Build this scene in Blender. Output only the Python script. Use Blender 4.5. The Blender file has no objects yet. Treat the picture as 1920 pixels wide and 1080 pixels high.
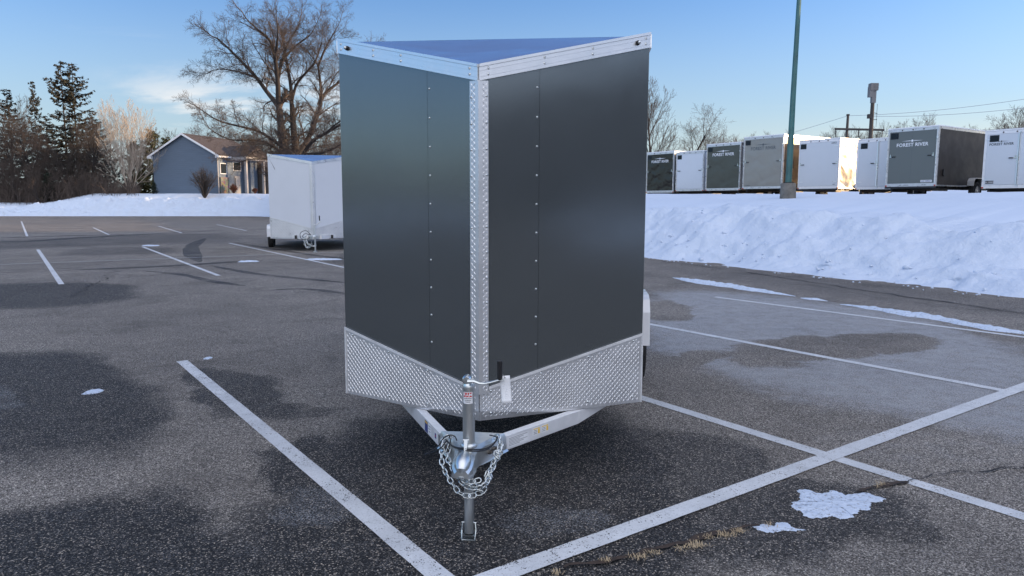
import bpy, math, random
from mathutils import Vector, Matrix, noise
R = math.radians
random.seed(7)
S = bpy.context.scene
COL = S.collection
CAMZ, PITCH, F = 1.6, R(6.77), 1348.0
cP, sP = math.cos(PITCH), math.sin(PITCH)

# ---------- survey helpers: where a ray meets the ground / a given distance ----------
def gp(px, py, z=0.0):
    down = F*sP + (py-540)*cP; fw = F*cP - (py-540)*sP
    s = (CAMZ - z)/down
    return Vector(((px-960)*s, fw*s, z))
def at(px, py, Y):
    down = F*sP + (py-540)*cP; fw = F*cP - (py-540)*sP
    return Vector(((px-960)/fw*Y, Y, CAMZ - down/fw*Y))
def lerp(a, b, t): return a + (b-a)*t
def interp(tab, x):
    if x <= tab[0][0]: return tab[0][1]
    for (a, b), (c, d) in zip(tab, tab[1:]):
        if x <= c: return lerp(b, d, (x-a)/(c-a))
    return tab[-1][1]
def sm(t): t = max(0, min(1, t)); return t*t*(3-2*t)

# ---------- object helpers ----------
def tag(o, label=None, cat=None, group=None, kind=None):
    if label: o['label'] = label
    if cat: o['category'] = cat
    if group: o['group'] = group
    if kind: o['kind'] = kind
    return o
def empty(name, loc, rz=0, label=None, cat=None, group=None):
    o = bpy.data.objects.new(name, None); COL.objects.link(o)
    o.location = loc; o.rotation_euler = (0, 0, rz); o.empty_display_size = .2
    return tag(o, label, cat, group)
def copy_tree(o, parent=None):
    c = o.copy(); COL.objects.link(c); c.parent = parent
    for ch in list(o.children): copy_tree(ch, c)
    return c
class MB:
    def __init__(s): s.v = []; s.f = []; s.m = []; s.cur = 0
    def face(s, idx): s.f.append(idx); s.m.append(s.cur)
    def box(s, x0, x1, y0, y1, z0, z1, M=None):
        b = len(s.v)
        P = [(x0,y0,z0),(x1,y0,z0),(x1,y1,z0),(x0,y1,z0),(x0,y0,z1),(x1,y0,z1),(x1,y1,z1),(x0,y1,z1)]
        s.v += [tuple(M @ Vector(p)) if M else p for p in P]
        for q in ((3,2,1,0),(4,5,6,7),(0,1,5,4),(1,2,6,5),(2,3,7,6),(3,0,4,7)): s.face([b+i for i in q])
        return s
    def prism(s, pts, ext, M=None):
        """pts: list of 3D points (planar polygon), ext: extrusion vector"""
        b = len(s.v); n = len(pts); e = Vector(ext)
        P = [Vector(p) for p in pts]; P += [p+e for p in P]
        s.v += [tuple(M @ p) if M else tuple(p) for p in P]
        nn = Vector((0,0,0))
        for i in range(n): nn += P[i].cross(P[(i+1) % n])
        fl = nn.dot(e) > 0
        a = list(range(b, b+n)); c = list(range(b+n, b+2*n))
        s.face(a[::-1] if fl else a); s.face(c if fl else c[::-1])
        for i in range(n):
            j = (i+1) % n
            q = [a[i], a[j], c[j], c[i]]
            s.face(q if fl else q[::-1])
        return s
    def tube(s, pts, rad, n=8, cap=True, closed=False, flat=1.0):
        P = [Vector(p) for p in pts]; m = len(P)
        if not isinstance(rad, (list, tuple)): rad = [rad]*m
        b = len(s.v); ref = None
        for i in range(m):
            if closed: d = P[(i+1) % m] - P[i-1]
            elif i == 0: d = P[1]-P[0]
            elif i == m-1: d = P[-1]-P[-2]
            else: d = P[i+1]-P[i-1]
            if d.length < 1e-9: d = Vector((0,0,1))
            d.normalize()
            if ref is None:
                ref = Vector((0,0,1)) if abs(d.z) < .9 else Vector((1,0,0))
            x = d.cross(ref)
            if x.length < 1e-6: x = d.orthogonal()
            x.normalize(); y = d.cross(x); ref = -y if ref.dot(-y) > ref.dot(y) else y
            for k in range(n):
                a = 2*math.pi*k/n
                s.v.append(tuple(P[i] + x*(rad[i]*math.cos(a)) + y*(rad[i]*math.sin(a)*flat)))
        rng = range(m if closed else m-1)
        for i in rng:
            j = (i+1) % m
            for k in range(n):
                l = (k+1) % n
                s.face([b+i*n+k, b+j*n+k, b+j*n+l, b+i*n+l])
        if cap and not closed:
            s.face([b+k for k in range(n)])
            s.face([b+(m-1)*n+k for k in range(n)][::-1])
        return s
    def cyl(s, c, r, h, n=16, axis='Z', r2=None):
        c = Vector(c); ax = {'X':Vector((1,0,0)),'Y':Vector((0,1,0)),'Z':Vector((0,0,1))}[axis]
        return s.tube([c, c+ax*h], [r, r if r2 is None else r2], n)
    def lathe(s, prof, c, axis='X', n=24):
        """prof: (r, h) rings along axis"""
        c = Vector(c); b = len(s.v); m = len(prof)
        for r, h in prof:
            for k in range(n):
                a = 2*math.pi*k/n
                p = {'X':(h, r*math.cos(a), r*math.sin(a)), 'Y':(r*math.sin(a), h, r*math.cos(a)), 'Z':(r*math.cos(a), r*math.sin(a), h)}[axis]
                s.v.append(tuple(c+Vector(p)))
        for i in range(m-1):
            for k in range(n):
                l = (k+1) % n
                s.face([b+i*n+k, b+i*n+l, b+(i+1)*n+l, b+(i+1)*n+k])
        return s
    def text(s, body, size, fn, bold=0.0, shear=0.0, spacing=1.0, align='CENTER'):
        cu = bpy.data.curves.new('t', 'FONT'); cu.body = body; cu.size = size; cu.align_x = align; cu.align_y = 'CENTER'
        cu.offset = bold; cu.shear = shear; cu.space_character = spacing; cu.resolution_u = 3
        o = bpy.data.objects.new('t', cu); COL.objects.link(o)
        bpy.context.view_layer.update()
        me = bpy.data.meshes.new_from_object(o.evaluated_get(bpy.context.evaluated_depsgraph_get()))
        b = len(s.v)
        for v in me.vertices: s.v.append(tuple(fn(v.co.x, v.co.y)))
        for p in me.polygons: s.face([b+i for i in p.vertices])
        bpy.data.objects.remove(o); bpy.data.curves.remove(cu); bpy.data.meshes.remove(me)
        return s
    def build(s, name, mats, parent=None, smooth=False, bevel=0, loc=None, auto=None):
        me = bpy.data.meshes.new(name); me.from_pydata(s.v, [], s.f)
        if not isinstance(mats, (list, tuple)): mats = [mats]
        for m in mats: me.materials.append(m)
        if len(mats) > 1: me.polygons.foreach_set('material_index', s.m)
        if smooth: me.polygons.foreach_set('use_smooth', [True]*len(me.polygons))
        me.update()
        o = bpy.data.objects.new(name, me); COL.objects.link(o)
        if parent: o.parent = parent
        if loc is not None: o.location = loc
        if bevel:
            md = o.modifiers.new('Bevel', 'BEVEL'); md.width = bevel; md.segments = 2; md.limit_method = 'ANGLE'; md.angle_limit = R(40)
        if auto: me.set_sharp_from_angle(angle=R(auto))
        return o

# ---------- materials ----------
class NT:
    def __init__(s, name, world=False):
        if world:
            s.id = bpy.data.worlds.new(name)
        else: s.id = bpy.data.materials.new(name)
        s.id.use_nodes = True; s.t = s.id.node_tree; s.t.nodes.clear()
    def n(s, typ, ins=None, **kw):
        nd = s.t.nodes.new(typ)
        for k, v in kw.items(): setattr(nd, k, v)
        for k, v in (ins or {}).items():
            sk = nd.inputs[k]
            if isinstance(v, bpy.types.NodeSocket): s.t.links.new(v, sk)
            elif isinstance(v, bpy.types.Node): s.t.links.new(v.outputs[0], sk)
            else: sk.default_value = v
        return nd
    def math(s, op, a, b=0.0, c=None, clamp=False):
        d = {0: a, 1: b}
        if c is not None: d[2] = c
        return s.n('ShaderNodeMath', d, operation=op, use_clamp=clamp).outputs[0]
    def vmath(s, op, a, b=(0,0,0)):
        nd = s.n('ShaderNodeVectorMath', {0: a, 1: b}, operation=op)
        return nd.outputs[1] if op in ('LENGTH','DISTANCE','DOT_PRODUCT') else nd.outputs[0]
    def ramp(s, fac, stops, interp='LINEAR'):
        nd = s.n('ShaderNodeValToRGB', {0: fac}); cr = nd.color_ramp; cr.interpolation = interp
        while len(cr.elements) < len(stops): cr.elements.new(.5)
        for e, (p, c) in zip(cr.elements, stops):
            e.position = p; e.color = (c[0], c[1], c[2], 1) if isinstance(c, (tuple, list)) else (c, c, c, 1)
        return nd.outputs[0]
    def mix(s, fac, a, b, mode='MIX'):
        nd = s.n('ShaderNodeMix', data_type='RGBA', blend_type=mode)
        for i, v in ((0, fac), (6, a), (7, b)):
            if isinstance(v, bpy.types.NodeSocket): s.t.links.new(v, nd.inputs[i])
            elif i == 0: nd.inputs[0].default_value = v
            else: nd.inputs[i].default_value = (v[0], v[1], v[2], 1)
        return nd.outputs[2]
    def map(s, v, a, b, c, d, smooth=False):
        return s.n('ShaderNodeMapRange', {0: v, 1: a, 2: b, 3: c, 4: d}, clamp=True, interpolation_type='SMOOTHSTEP' if smooth else 'LINEAR').outputs[0]
    def noise(s, vec, scale, detail=3, rough=.5, dist=0.0, d2=False):
        return s.n('ShaderNodeTexNoise', {'Vector': vec, 'Scale': scale, 'Detail': detail, 'Roughness': rough, 'Distortion': dist})
    def obj(s): return s.n('ShaderNodeTexCoord').outputs['Object']
    def pos(s): return s.n('ShaderNodeNewGeometry').outputs['Position']
    def out(s, ins, disp=None):
        b = s.n('ShaderNodeBsdfPrincipled', ins)
        s.n('ShaderNodeOutputMaterial', {'Surface': b.outputs[0]})
        return s.id
    def bump(s, h, strength=.3, dist=.01, normal=None):
        d = {'Height': h, 'Strength': strength, 'Distance': dist}
        if normal is not None: d['Normal'] = normal
        return s.n('ShaderNodeBump', d).outputs[0]

def simple(name, col, rough=.5, metal=0.0, coat=0.0, var=.12, nscale=6.0, bump=0.0, bscale=40.0, spec=.5):
    t = NT(name); P = t.obj()
    nz = t.noise(P, nscale, 4, .6).outputs[0]
    lo = [max(0, c*(1-var)) for c in col]; hi = [min(1, c*(1+var)) for c in col]
    c = t.mix(t.map(nz, .3, .7, 0, 1), lo, hi)
    r = t.map(nz, .3, .7, max(.02, rough*.85), min(1, rough*1.15))
    d = {'Base Color': c, 'Roughness': r, 'Metallic': metal, 'Coat Weight': coat, 'Coat Roughness': .08, 'Specular IOR Level': spec}
    if bump: d['Normal'] = t.bump(t.noise(P, bscale, 3).outputs[0], bump, .01)
    return t.out(d)

def skin(name, col, rough=.2, metal=0.0, coat=.5, wave=.25, wscale=1.6, wdist=.06):
    """painted aluminium skin with the slow waviness of thin sheet"""
    t = NT(name); P = t.obj()
    w = t.noise(P, wscale, 1.5, .4, .4).outputs[0]
    fine = t.noise(P, 60, 2).outputs[0]
    dirt = t.noise(P, 2.3, 5, .65).outputs[0]
    c = t.mix(t.map(dirt, .45, .8, 0, .12), col, [x*.72+.02 for x in col])
    nrm = t.bump(w, wave, wdist)
    nrm = t.bump(fine, .02, .002, nrm)
    return t.out({'Base Color': c, 'Roughness': t.map(dirt, .3, .75, rough*.85, rough*1.25), 'Metallic': metal, 'Coat Weight': coat, 'Coat Roughness': max(.03, rough*.4), 'Normal': nrm})

M = {}
M['charcoal'] = skin('charcoal_skin', (.165,.184,.192), .15, .75, .0, .20, 1.1, .03)
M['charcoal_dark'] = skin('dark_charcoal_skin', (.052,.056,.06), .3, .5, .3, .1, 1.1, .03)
M['white_skin'] = skin('white_skin', (.62,.66,.72), .22, 0, .4, .15, 1.4, .04)
M['black_skin'] = skin('black_skin', (.012,.013,.013), .15, 0, .0, .4, 2.2, .08)
M['olive_skin'] = skin('olive_skin', (.050,.056,.050), .2, 0, .3, .35, 1.6, .07)
M['beige_skin'] = skin('beige_skin', (.27,.265,.25), .2, .15, .3, .4, 1.5, .07)
M['grey_skin'] = skin('grey_skin', (.13,.145,.14), .35, .1, .15, .1, 1.6, .03)
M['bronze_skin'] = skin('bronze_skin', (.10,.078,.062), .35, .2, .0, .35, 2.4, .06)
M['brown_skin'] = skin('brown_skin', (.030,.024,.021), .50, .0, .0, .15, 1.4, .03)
M['white_gloss'] = skin('white_gloss_skin', (.62,.57,.50), .10, .92, .0, .48, 1.3, .09)
def roof_mat():
    t = NT('roof_sheet'); P = t.obj()
    w = t.noise(t.vmath('MULTIPLY', P, (1.0, 2.6, 1)), 1.5, 2, .5, .6).outputs[0]
    sc = t.noise(t.vmath('MULTIPLY', P, (3, 22, 1)), 3, 2).outputs[0]
    c = t.mix(t.map(sc, .68, .72, 0, .35), (.82,.86,.96), (.4,.45,.6))
    return t.out({'Base Color': c, 'Metallic': .9, 'Roughness': .14, 'Normal': t.bump(w, .35, .06)})
M['roof'] = roof_mat()
def alu(name, col=(.72,.73,.74), rough=.28, stretch=(1,1,1), var=.1):
    t = NT(name); P = t.vmath('MULTIPLY', t.obj(), stretch)
    n1 = t.noise(P, 5, 5, .65).outputs[0]; n2 = t.noise(P, 90, 2).outputs[0]
    c = t.mix(t.map(n1, .3, .75, 0, 1), [x*(1-var) for x in col], [min(1, x*(1+var)) for x in col])
    return t.out({'Base Color': c, 'Metallic': .95, 'Roughness': t.map(n1, .3, .7, rough*.75, rough*1.35), 'Normal': t.bump(n2, .06, .002)})
M['alu'] = alu('aluminium_trim', (.74,.75,.76), .3)
def plate_mat():
    t = NT('tread_plate'); P = t.obj()
    n1 = t.noise(P, 3.2, 5, .6).outputs[0]
    # dried road film / salt smears
    smear = t.map(t.noise(P, 1.7, 4, .6, .8).outputs[0], .56, .6, 0, .35, True)
    c = t.mix(t.map(n1, .3, .7, 0, 1), (.62,.635,.65), (.72,.73,.74))
    c = t.mix(smear, c, (.66,.66,.65))
    return t.out({'Base Color': c, 'Metallic': .72, 'Roughness': t.map(n1, .3, .7, .26, .42), 'Normal': t.bump(t.noise(P, 260, 2).outputs[0], .05, .001)})
M['plate'] = plate_mat()
M['plate_bar'] = alu('polished_bar_tops', (.92,.93,.94), .32)
M['galv'] = alu('galvanised_steel', (.64,.67,.67), .32, (1,1,.25), .22)
M['zinc'] = alu('zinc_plated_steel', (.62,.66,.66), .2)
M['frame_alu'] = simple('mill_finish_aluminium', (.74,.745,.75), .40, .35, 0, .08, 9, .1, 120)
M['steel_dark'] = simple('dark_steel', (.03,.03,.033), .5, .3)
M['bolt_steel'] = simple('plain_bolt_steel', (.16,.145,.13), .4, .7)
M['rubber'] = simple('tyre_rubber', (.018,.018,.019), .75, 0, 0, .25, 12, .3, 90)
M['black_plastic'] = simple('black_plastic', (.012,.012,.014), .38)
M['white_paint'] = simple('white_paint', (.80,.81,.83), .3, 0, .3, .06)
M['shaded_white'] = simple('shaded_white_trim', (.30,.30,.31), .6)  # white porch trim with the tree's shade put into its colour
M['silver_white'] = simple('silver_white_frame', (.60,.61,.62), .3, .4, .2, .1)
M['red_lens'] = simple('red_lens', (.45,.02,.015), .2, 0, .5)
M['amber_lens'] = simple('amber_lens', (.03,.012,.006), .15, 0, .6)
M['glass'] = simple('dark_window_glass', (.010,.016,.022), .25, 0, .0, spec=.25)
M['paper'] = simple('paper', (.90,.91,.92), .8, 0, 0, .03)
M['sticker_white'] = simple('white_sticker', (.74,.75,.76), .45, 0, 0, .04)
M['sticker_red'] = simple('red_print', (.55,.03,.03), .45)
M['sticker_yellow'] = simple('yellow_print', (.75,.48,.03), .45)
M['ink'] = simple('black_print', (.02,.02,.025), .5)
M['ink_grey'] = simple('grey_print', (.25,.26,.27), .5)
M['ink_blue'] = simple('blue_print', (.03,.05,.20), .5)
M['letter_white'] = simple('white_lettering', (.75,.76,.78), .35)
M['letter_dark'] = simple('dark_lettering', (.07,.08,.09), .4)
M['pole_green'] = simple('green_pole_paint', (.035,.12,.115), .42, .1, .2, .35, 1.2)
M['wood_pole'] = simple('wooden_pole', (.05,.045,.042), .9, 0, 0, .3, 3)
M['wire'] = simple('power_wire', (.30,.32,.34), .6)
M['bark_dark'] = simple('dark_bark', (.036,.029,.026), .9, 0, 0, .4, 2.5, .4, 25)
M['twig_brown'] = simple('brown_twigs', (.085,.064,.052), .9, 0, 0, .35, .6)
M['twig_grey'] = simple('grey_twigs', (.055,.046,.041), .9, 0, 0, .3, .5)
M['bark_pale'] = simple('pale_bark', (.42,.35,.28), .85, 0, 0, .25, 1.5)
M['needle'] = simple('dark_needles', (.020,.034,.020), .85, 0, 0, .45, .7)
M['needle_brown'] = simple('brownish_needles', (.034,.032,.020), .85, 0, 0, .45, .5)
M['needle_green'] = simple('pine_needles', (.075,.078,.028), .85, 0, 0, .4, .8)
M['dead_leaf'] = simple('rusty_leaves', (.13,.05,.028), .9, 0, 0, .3, 3)
M['dry_grass'] = simple('dry_grass_blades', (.46,.36,.23), .9, 0, 0, .3, 30)
M['crack'] = simple('crack_filler', (.012,.011,.011), .9, 0, 0, .4, 20)
M['soil'] = simple('dirt_in_crack', (.045,.030,.022), .95, 0, 0, .5, 25)

def snow_mat(name, pack=False, holes=False):
    t = NT(name); P = t.pos()
    n1 = t.noise(P, 2.2, 6, .62).outputs[0]; n2 = t.noise(P, 9, 5, .65).outputs[0]; n3 = t.noise(P, 45, 3).outputs[0]
    dirt = t.map(t.noise(P, 6, 6, .75).outputs[0], .70, .78, 0, .25)
    c = t.mix(dirt, (.57,.65,.77), (.42,.40,.38))
    if holes:
        hz = t.noise(P, 38, 5, .75).outputs[0]; c = t.mix(t.map(hz, .56, .62, 0, .8), c, (.16,.16,.17))
    h = t.math('ADD', n1, t.math('MULTIPLY', n2, .5)); h = t.math('ADD', h, t.math('MULTIPLY', n3, .12))
    return t.out({'Base Color': c, 'Roughness': .75, 'Specular IOR Level': .3, 'Normal': t.bump(h, .55 if pack else .15, .12 if pack else .04)})
M['snow_pile'] = snow_mat('ploughed_snow', True)
M['snow_smooth'] = snow_mat('smooth_snow', False)
M['snow_patch'] = snow_mat('crusty_snow', True, True)

# ---- asphalt: aggregate, stains, frost --------------------------------------------
# each stain: the four surveyed corners of the patch in the photograph (far-left, far-right, near-right, near-left), strength
WET = [((560,792),(1190,752),(1440,1120),(380,1250),1.0),((-250,1015),(470,872),(700,1400),(-250,1400),1.0),((430,850),(640,790),(700,900),(560,960),.95),
 ((-200,672),(215,655),(345,835),(-200,915),.95),((320,682),(520,705),(560,778),(395,800),.85),((-120,533),(270,528),(235,566),(-160,590),.85),
 ((1190,790),(1420,850),(1500,930),(1150,980),.75),((1280,915),(1700,893),(1640,1030),(1200,1075),.8),
 ((-100,452),(420,436),(480,448),(-100,474),.5),((200,440),(460,437),(440,455),(180,462),.4),((130,466),(330,462),(330,476),(110,480),.4),((640,470),(900,470),(900,500),(600,500),.6),
 ((1210,483),(1960,566),(2060,620),(1210,505),.30),((540,765),(640,760),(640,780),(520,782),.6)]
FROST = [((1195,512),(1960,640),(2060,770),(1205,782),1.0),((520,915),(640,905),(700,965),(540,985),.38),((960,975),(1120,970),(1110,1015),(960,1015),.34),((-60,728),(60,720),(40,770),(-80,775),.35),((1500,800),(2000,790),(2100,860),(1600,880),.25)]
NOFROST = [((1205,560),(1300,570),(1290,598),(1205,604),1.0),((1205,672),(1330,654),(1390,668),(1205,708),1.0),((1330,652),(1560,622),(1640,668),(1400,690),1.0),((1540,618),(1740,632),(1790,648),(1600,672),1.0)]
def asphalt_mat(paint=False):
    t = NT('road_paint' if paint else 'asphalt'); P = t.pos()
    flat = t.vmath('MULTIPLY', P, (1,1,0))
    wn = t.n('ShaderNodeTexNoise', {'Vector': flat, 'Scale': 1.1, 'Detail': 4, 'Roughness': .55})
    wn2 = t.n('ShaderNodeTexNoise', {'Vector': flat, 'Scale': 9, 'Detail': 4, 'Roughness': .7})
    off = t.vmath('SUBTRACT', wn.outputs[1], (.5,.5,.5)); off2 = t.vmath('SUBTRACT', wn2.outputs[1], (.5,.5,.5))
    def blobs(L):
        res = None
        for (q1, q2, q3, q4, st) in L:
            W1, W2, W3, W4 = gp(*q1), gp(*q2), gp(*q3), gp(*q4)
            c = (W1+W2+W3+W4)/4; a = (W2+W3-W1-W4)/4; b = (W1+W2-W3-W4)/4; det = a.x*b.y-a.y*b.x
            v = t.vmath('SUBTRACT', flat, (c.x, c.y, 0))
            v = t.vmath('ADD', v, t.vmath('MULTIPLY', off, (.9, .9, 0)))
            v = t.vmath('ADD', v, t.vmath('MULTIPLY', off2, (.22, .22, 0)))
            u = t.vmath('DOT_PRODUCT', v, (b.y/det, -b.x/det, 0)); w = t.vmath('DOT_PRODUCT', v, (-a.y/det, a.x/det, 0))
            r2 = t.math('ADD', t.math('POWER', t.math('ABSOLUTE', u), 3.0), t.math('POWER', t.math('ABSOLUTE', w), 3.0))
            m = t.map(r2, .55, 1.45, st, 0, True)
            res = m if res is None else t.math('MAXIMUM', res, m)
        return res
    wet = blobs(WET); frost = t.math('SUBTRACT', blobs(FROST), blobs(NOFROST), clamp=True)
    # aggregate
    vo = t.n('ShaderNodeTexVoronoi', {'Vector': flat, 'Scale': 165.0, 'Randomness': 1.0}); vb = t.n('ShaderNodeTexVoronoi', {'Vector': flat, 'Scale': 75.0})
    rnd = t.n('ShaderNodeSeparateColor', {0: vo.outputs['Color']}); rndb = t.n('ShaderNodeSeparateColor', {0: vb.outputs['Color']})
    fine = t.noise(flat, 210, 2).outputs[0]
    dryc = t.ramp(rnd.outputs[0], [(0,(.045,.041,.037)),(.35,(.145,.131,.118)),(.7,(.275,.250,.225)),(.9,(.46,.42,.37)),(1,(.74,.68,.60))])
    wetc = t.ramp(rnd.outputs[0], [(0,(.008,.008,.009)),(.5,(.024,.024,.025)),(.80,(.060,.058,.058)),(.92,(.17,.155,.14)),(1,(.52,.45,.37))])
    big = t.map(rndb.outputs[1], .93, .97, 0, 1)
    dist = t.map(vb.outputs['Distance'], .25, .4, 1, 0)
    stone = t.math('MULTIPLY', big, dist)
    dryc = t.mix(t.math('MULTIPLY', stone, .55), dryc, (.36,.32,.28))
    wetc = t.mix(t.math('MULTIPLY', stone, .5), wetc, (.28,.24,.20))
    # slow tonal drift
    drift = t.noise(flat, .35, 5, .6).outputs[0]
    dryc = t.mix(t.map(drift, .35, .68, 0, .38), dryc, (.05,.047,.045))
    grime = t.noise(flat, .9, 6, .7, .4).outputs[0]
    dryc = t.mix(t.map(grime, .50, .66, 0, .38), dryc, (.055,.050,.046))
    col = t.mix(wet, dryc, wetc)
    # frost / salt: sits in between the stones
    fcell = t.math('ADD', t.math('MULTIPLY', frost, .60), t.math('ADD', t.math('MULTIPLY', t.math('SUBTRACT', t.noise(flat, 95, 3, .75).outputs[0], .5), 2.6), t.math('MULTIPLY', t.math('SUBTRACT', t.noise(flat, 5.5, 6, .75).outputs[0], .5), .9)))
    col = t.mix(t.map(fcell, .22, .80, 0, .82), col, (.42,.44,.47))
    hgt = t.math('ADD', t.map(vo.outputs['Distance'], 0, .6, 1, 0), t.math('MULTIPLY', fine, .35))
    rough = t.mix(wet, (.88,.88,.88), (.72,.72,.72))
    if paint:
        wear = t.math('ADD', t.math('MULTIPLY', rnd.outputs[1], .45), t.math('MULTIPLY', t.noise(flat, 14, 5, .8).outputs[0], .75))
        lowp = t.noise(flat, 2.0, 3).outputs[0]
        wear = t.math('ADD', wear, t.math('MULTIPLY', t.math('SUBTRACT', lowp, .5), .35))
        m = t.map(wear, .79, .84, 0, 1)
        pc = t.mix(t.map(t.noise(flat, 3, 5, .7).outputs[0], .35, .7, 0, 1), (.66,.68,.70), (.50,.52,.54))
        pc = t.mix(t.map(rnd.outputs[0], .0, .25, .35, 0), pc, (.22,.22,.23))
        col = t.mix(m, pc, col); rough = .7
    return t.out({'Base Color': col, 'Roughness': rough, 'Specular IOR Level': .16, 'Normal': t.bump(hgt, .45 if paint else .8, .006)})
M['asphalt'] = asphalt_mat(); M['paint'] = asphalt_mat(True)
def streak_mat():
    t = NT('damp_streak'); P = t.pos()
    n1 = t.noise(P, 1.2, 5, .7).outputs[0]
    b = t.n('ShaderNodeBsdfPrincipled', {'Base Color': (.028,.027,.029,1), 'Roughness': .6})
    tr = t.n('ShaderNodeBsdfTransparent')
    mx = t.n('ShaderNodeMixShader', {0: t.map(n1, .3, .7, .15, .62), 1: tr.outputs[0], 2: b.outputs[0]})
    t.n('ShaderNodeOutputMaterial', {'Surface': mx.outputs[0]})
    return t.id
M['streak'] = streak_mat()

def siding_mat(name, col, pitch=.13):
    t = NT(name); P = t.obj(); sp = t.n('ShaderNodeSeparateXYZ', {0: P})
    fr = t.math('FRACT', t.math('DIVIDE', sp.outputs[2], pitch))
    h = t.map(fr, 0, 1, 1, 0)
    nz = t.noise(t.vmath('MULTIPLY', P, (.3,.3,6)), 2, 3).outputs[0]
    c = t.mix(t.map(nz, .3, .7, 0, 1), [x*.92 for x in col], [x*1.08 for x in col])
    c = t.mix(t.map(fr, .0, .08, .35, 0), c, [x*.5 for x in col])
    return t.out({'Base Color': c, 'Roughness': .6, 'Normal': t.bump(h, .6, .02)})
M['siding'] = siding_mat('blue_grey_siding', (.105,.145,.20), .26)
M['siding_tan'] = siding_mat('taupe_siding', (.09,.08,.075))
def shingle_mat():
    t = NT('shingles'); P = t.obj()
    br = t.n('ShaderNodeTexBrick', {'Vector': P, 'Scale': 1.0, 'Color1': (.055,.046,.045,1), 'Color2': (.085,.07,.066,1), 'Mortar': (.03,.026,.026,1), 'Mortar Size': .012, 'Brick Width': .4, 'Row Height': .16})
    n = t.noise(P, 5, 4).outputs[0]
    return t.out({'Base Color': t.mix(t.map(n, .3, .7, 0, .5), br.outputs[0], (.07,.055,.055)), 'Roughness': .9})
M['shingle'] = shingle_mat()
def stone_mat():
    t = NT('stone_veneer'); P = t.obj()
    v = t.n('ShaderNodeTexVoronoi', {'Vector': P, 'Scale': 3.2})
    c = t.mix(.5, v.outputs['Color'], (.42,.32,.24)); c = t.mix(.8, c, (.10,.085,.07))  # second mix darkens the stone: shade on the house front, put into colour
    return t.out({'Base Color': c, 'Roughness': .85, 'Normal': t.bump(v.outputs['Distance'], .6, .05)})
M['stone'] = stone_mat()
def concrete_mat():
    t = NT('concrete'); P = t.obj()
    n = t.noise(P, 3.5, 7, .7).outputs[0]; n2 = t.noise(P, 14, 5, .7).outputs[0]
    c = t.mix(t.map(n, .35, .65, 0, 1), (.10,.095,.085), (.20,.19,.17)); c = t.mix(t.map(n2, .56, .7, 0, .7), c, (.09,.085,.08))
    return t.out({'Base Color': c, 'Roughness': .9, 'Normal': t.bump(n2, .4, .02)})
M['concrete'] = concrete_mat()
M['wall_metal'] = siding_mat('ribbed_wall', (.24,.225,.215), .5)

# ================= SETTING =================
# lot
lot = MB(); lot.v = [(-500,-300,0),(500,-300,0),(500,500,0),(-500,500,0)]; lot.face([0,1,2,3])
tag(lot.build('parking_lot', M['asphalt']), kind='structure')

ES = Vector((.458,-.889,0)); EN = Vector((.889,.458,0)); BASE = Vector((3.91,21.0,0))
HC = [(-66,1.9),(-30,1.6),(-10,1.5),(-4,1.45),(0,1.46),(2,1.42),(6,1.17),(8.5,1.03),(14,1.0),(45,1.0)]
def fbm(p, o=4, sc=1.0):
    return noise.fractal(Vector(p)*sc, 1.0, 2.0, o)
rows = []   # (P, N, kind, param)
s = 45.0
while s > 13: rows.append((BASE+ES*s, EN, 0, s)); s -= 1.5
while s > -5: rows.append((BASE+ES*s, EN, 0, s)); s -= .085
while s > -64: rows.append((BASE+ES*s, EN, 0, s)); s -= .6
c0 = BASE+ES*-64; c2 = Vector((-33.5,86,0)); c1 = Vector((-29.4,86,0))
for i in range(1, 14):
    t_ = i/14; p = c0*(1-t_)**2 + c1*2*t_*(1-t_) + c2*t_**2
    n_ = (EN*(1-t_)+Vector((0,1,0))*t_).normalized(); rows.append((p, n_, .5, t_))
x = -33.5
while x > -72: rows.append((Vector((x,86,0)), Vector((0,1,0)), 1, x)); x -= .2
while x > -170: rows.append((Vector((x,86,0)), Vector((0,1,0)), 1, x)); x -= 5
ds = []; d = 0.0
while d < 4.6: ds.append(d); d += .085
while d < 10.4: ds.append(d); d += .25
while d < 12.6: ds.append(d); d += .12
while d < 17: ds.append(d); d += .8
while d < 60: ds.append(d); d += 5
while d < 330: ds.append(d); d += 30
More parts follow.
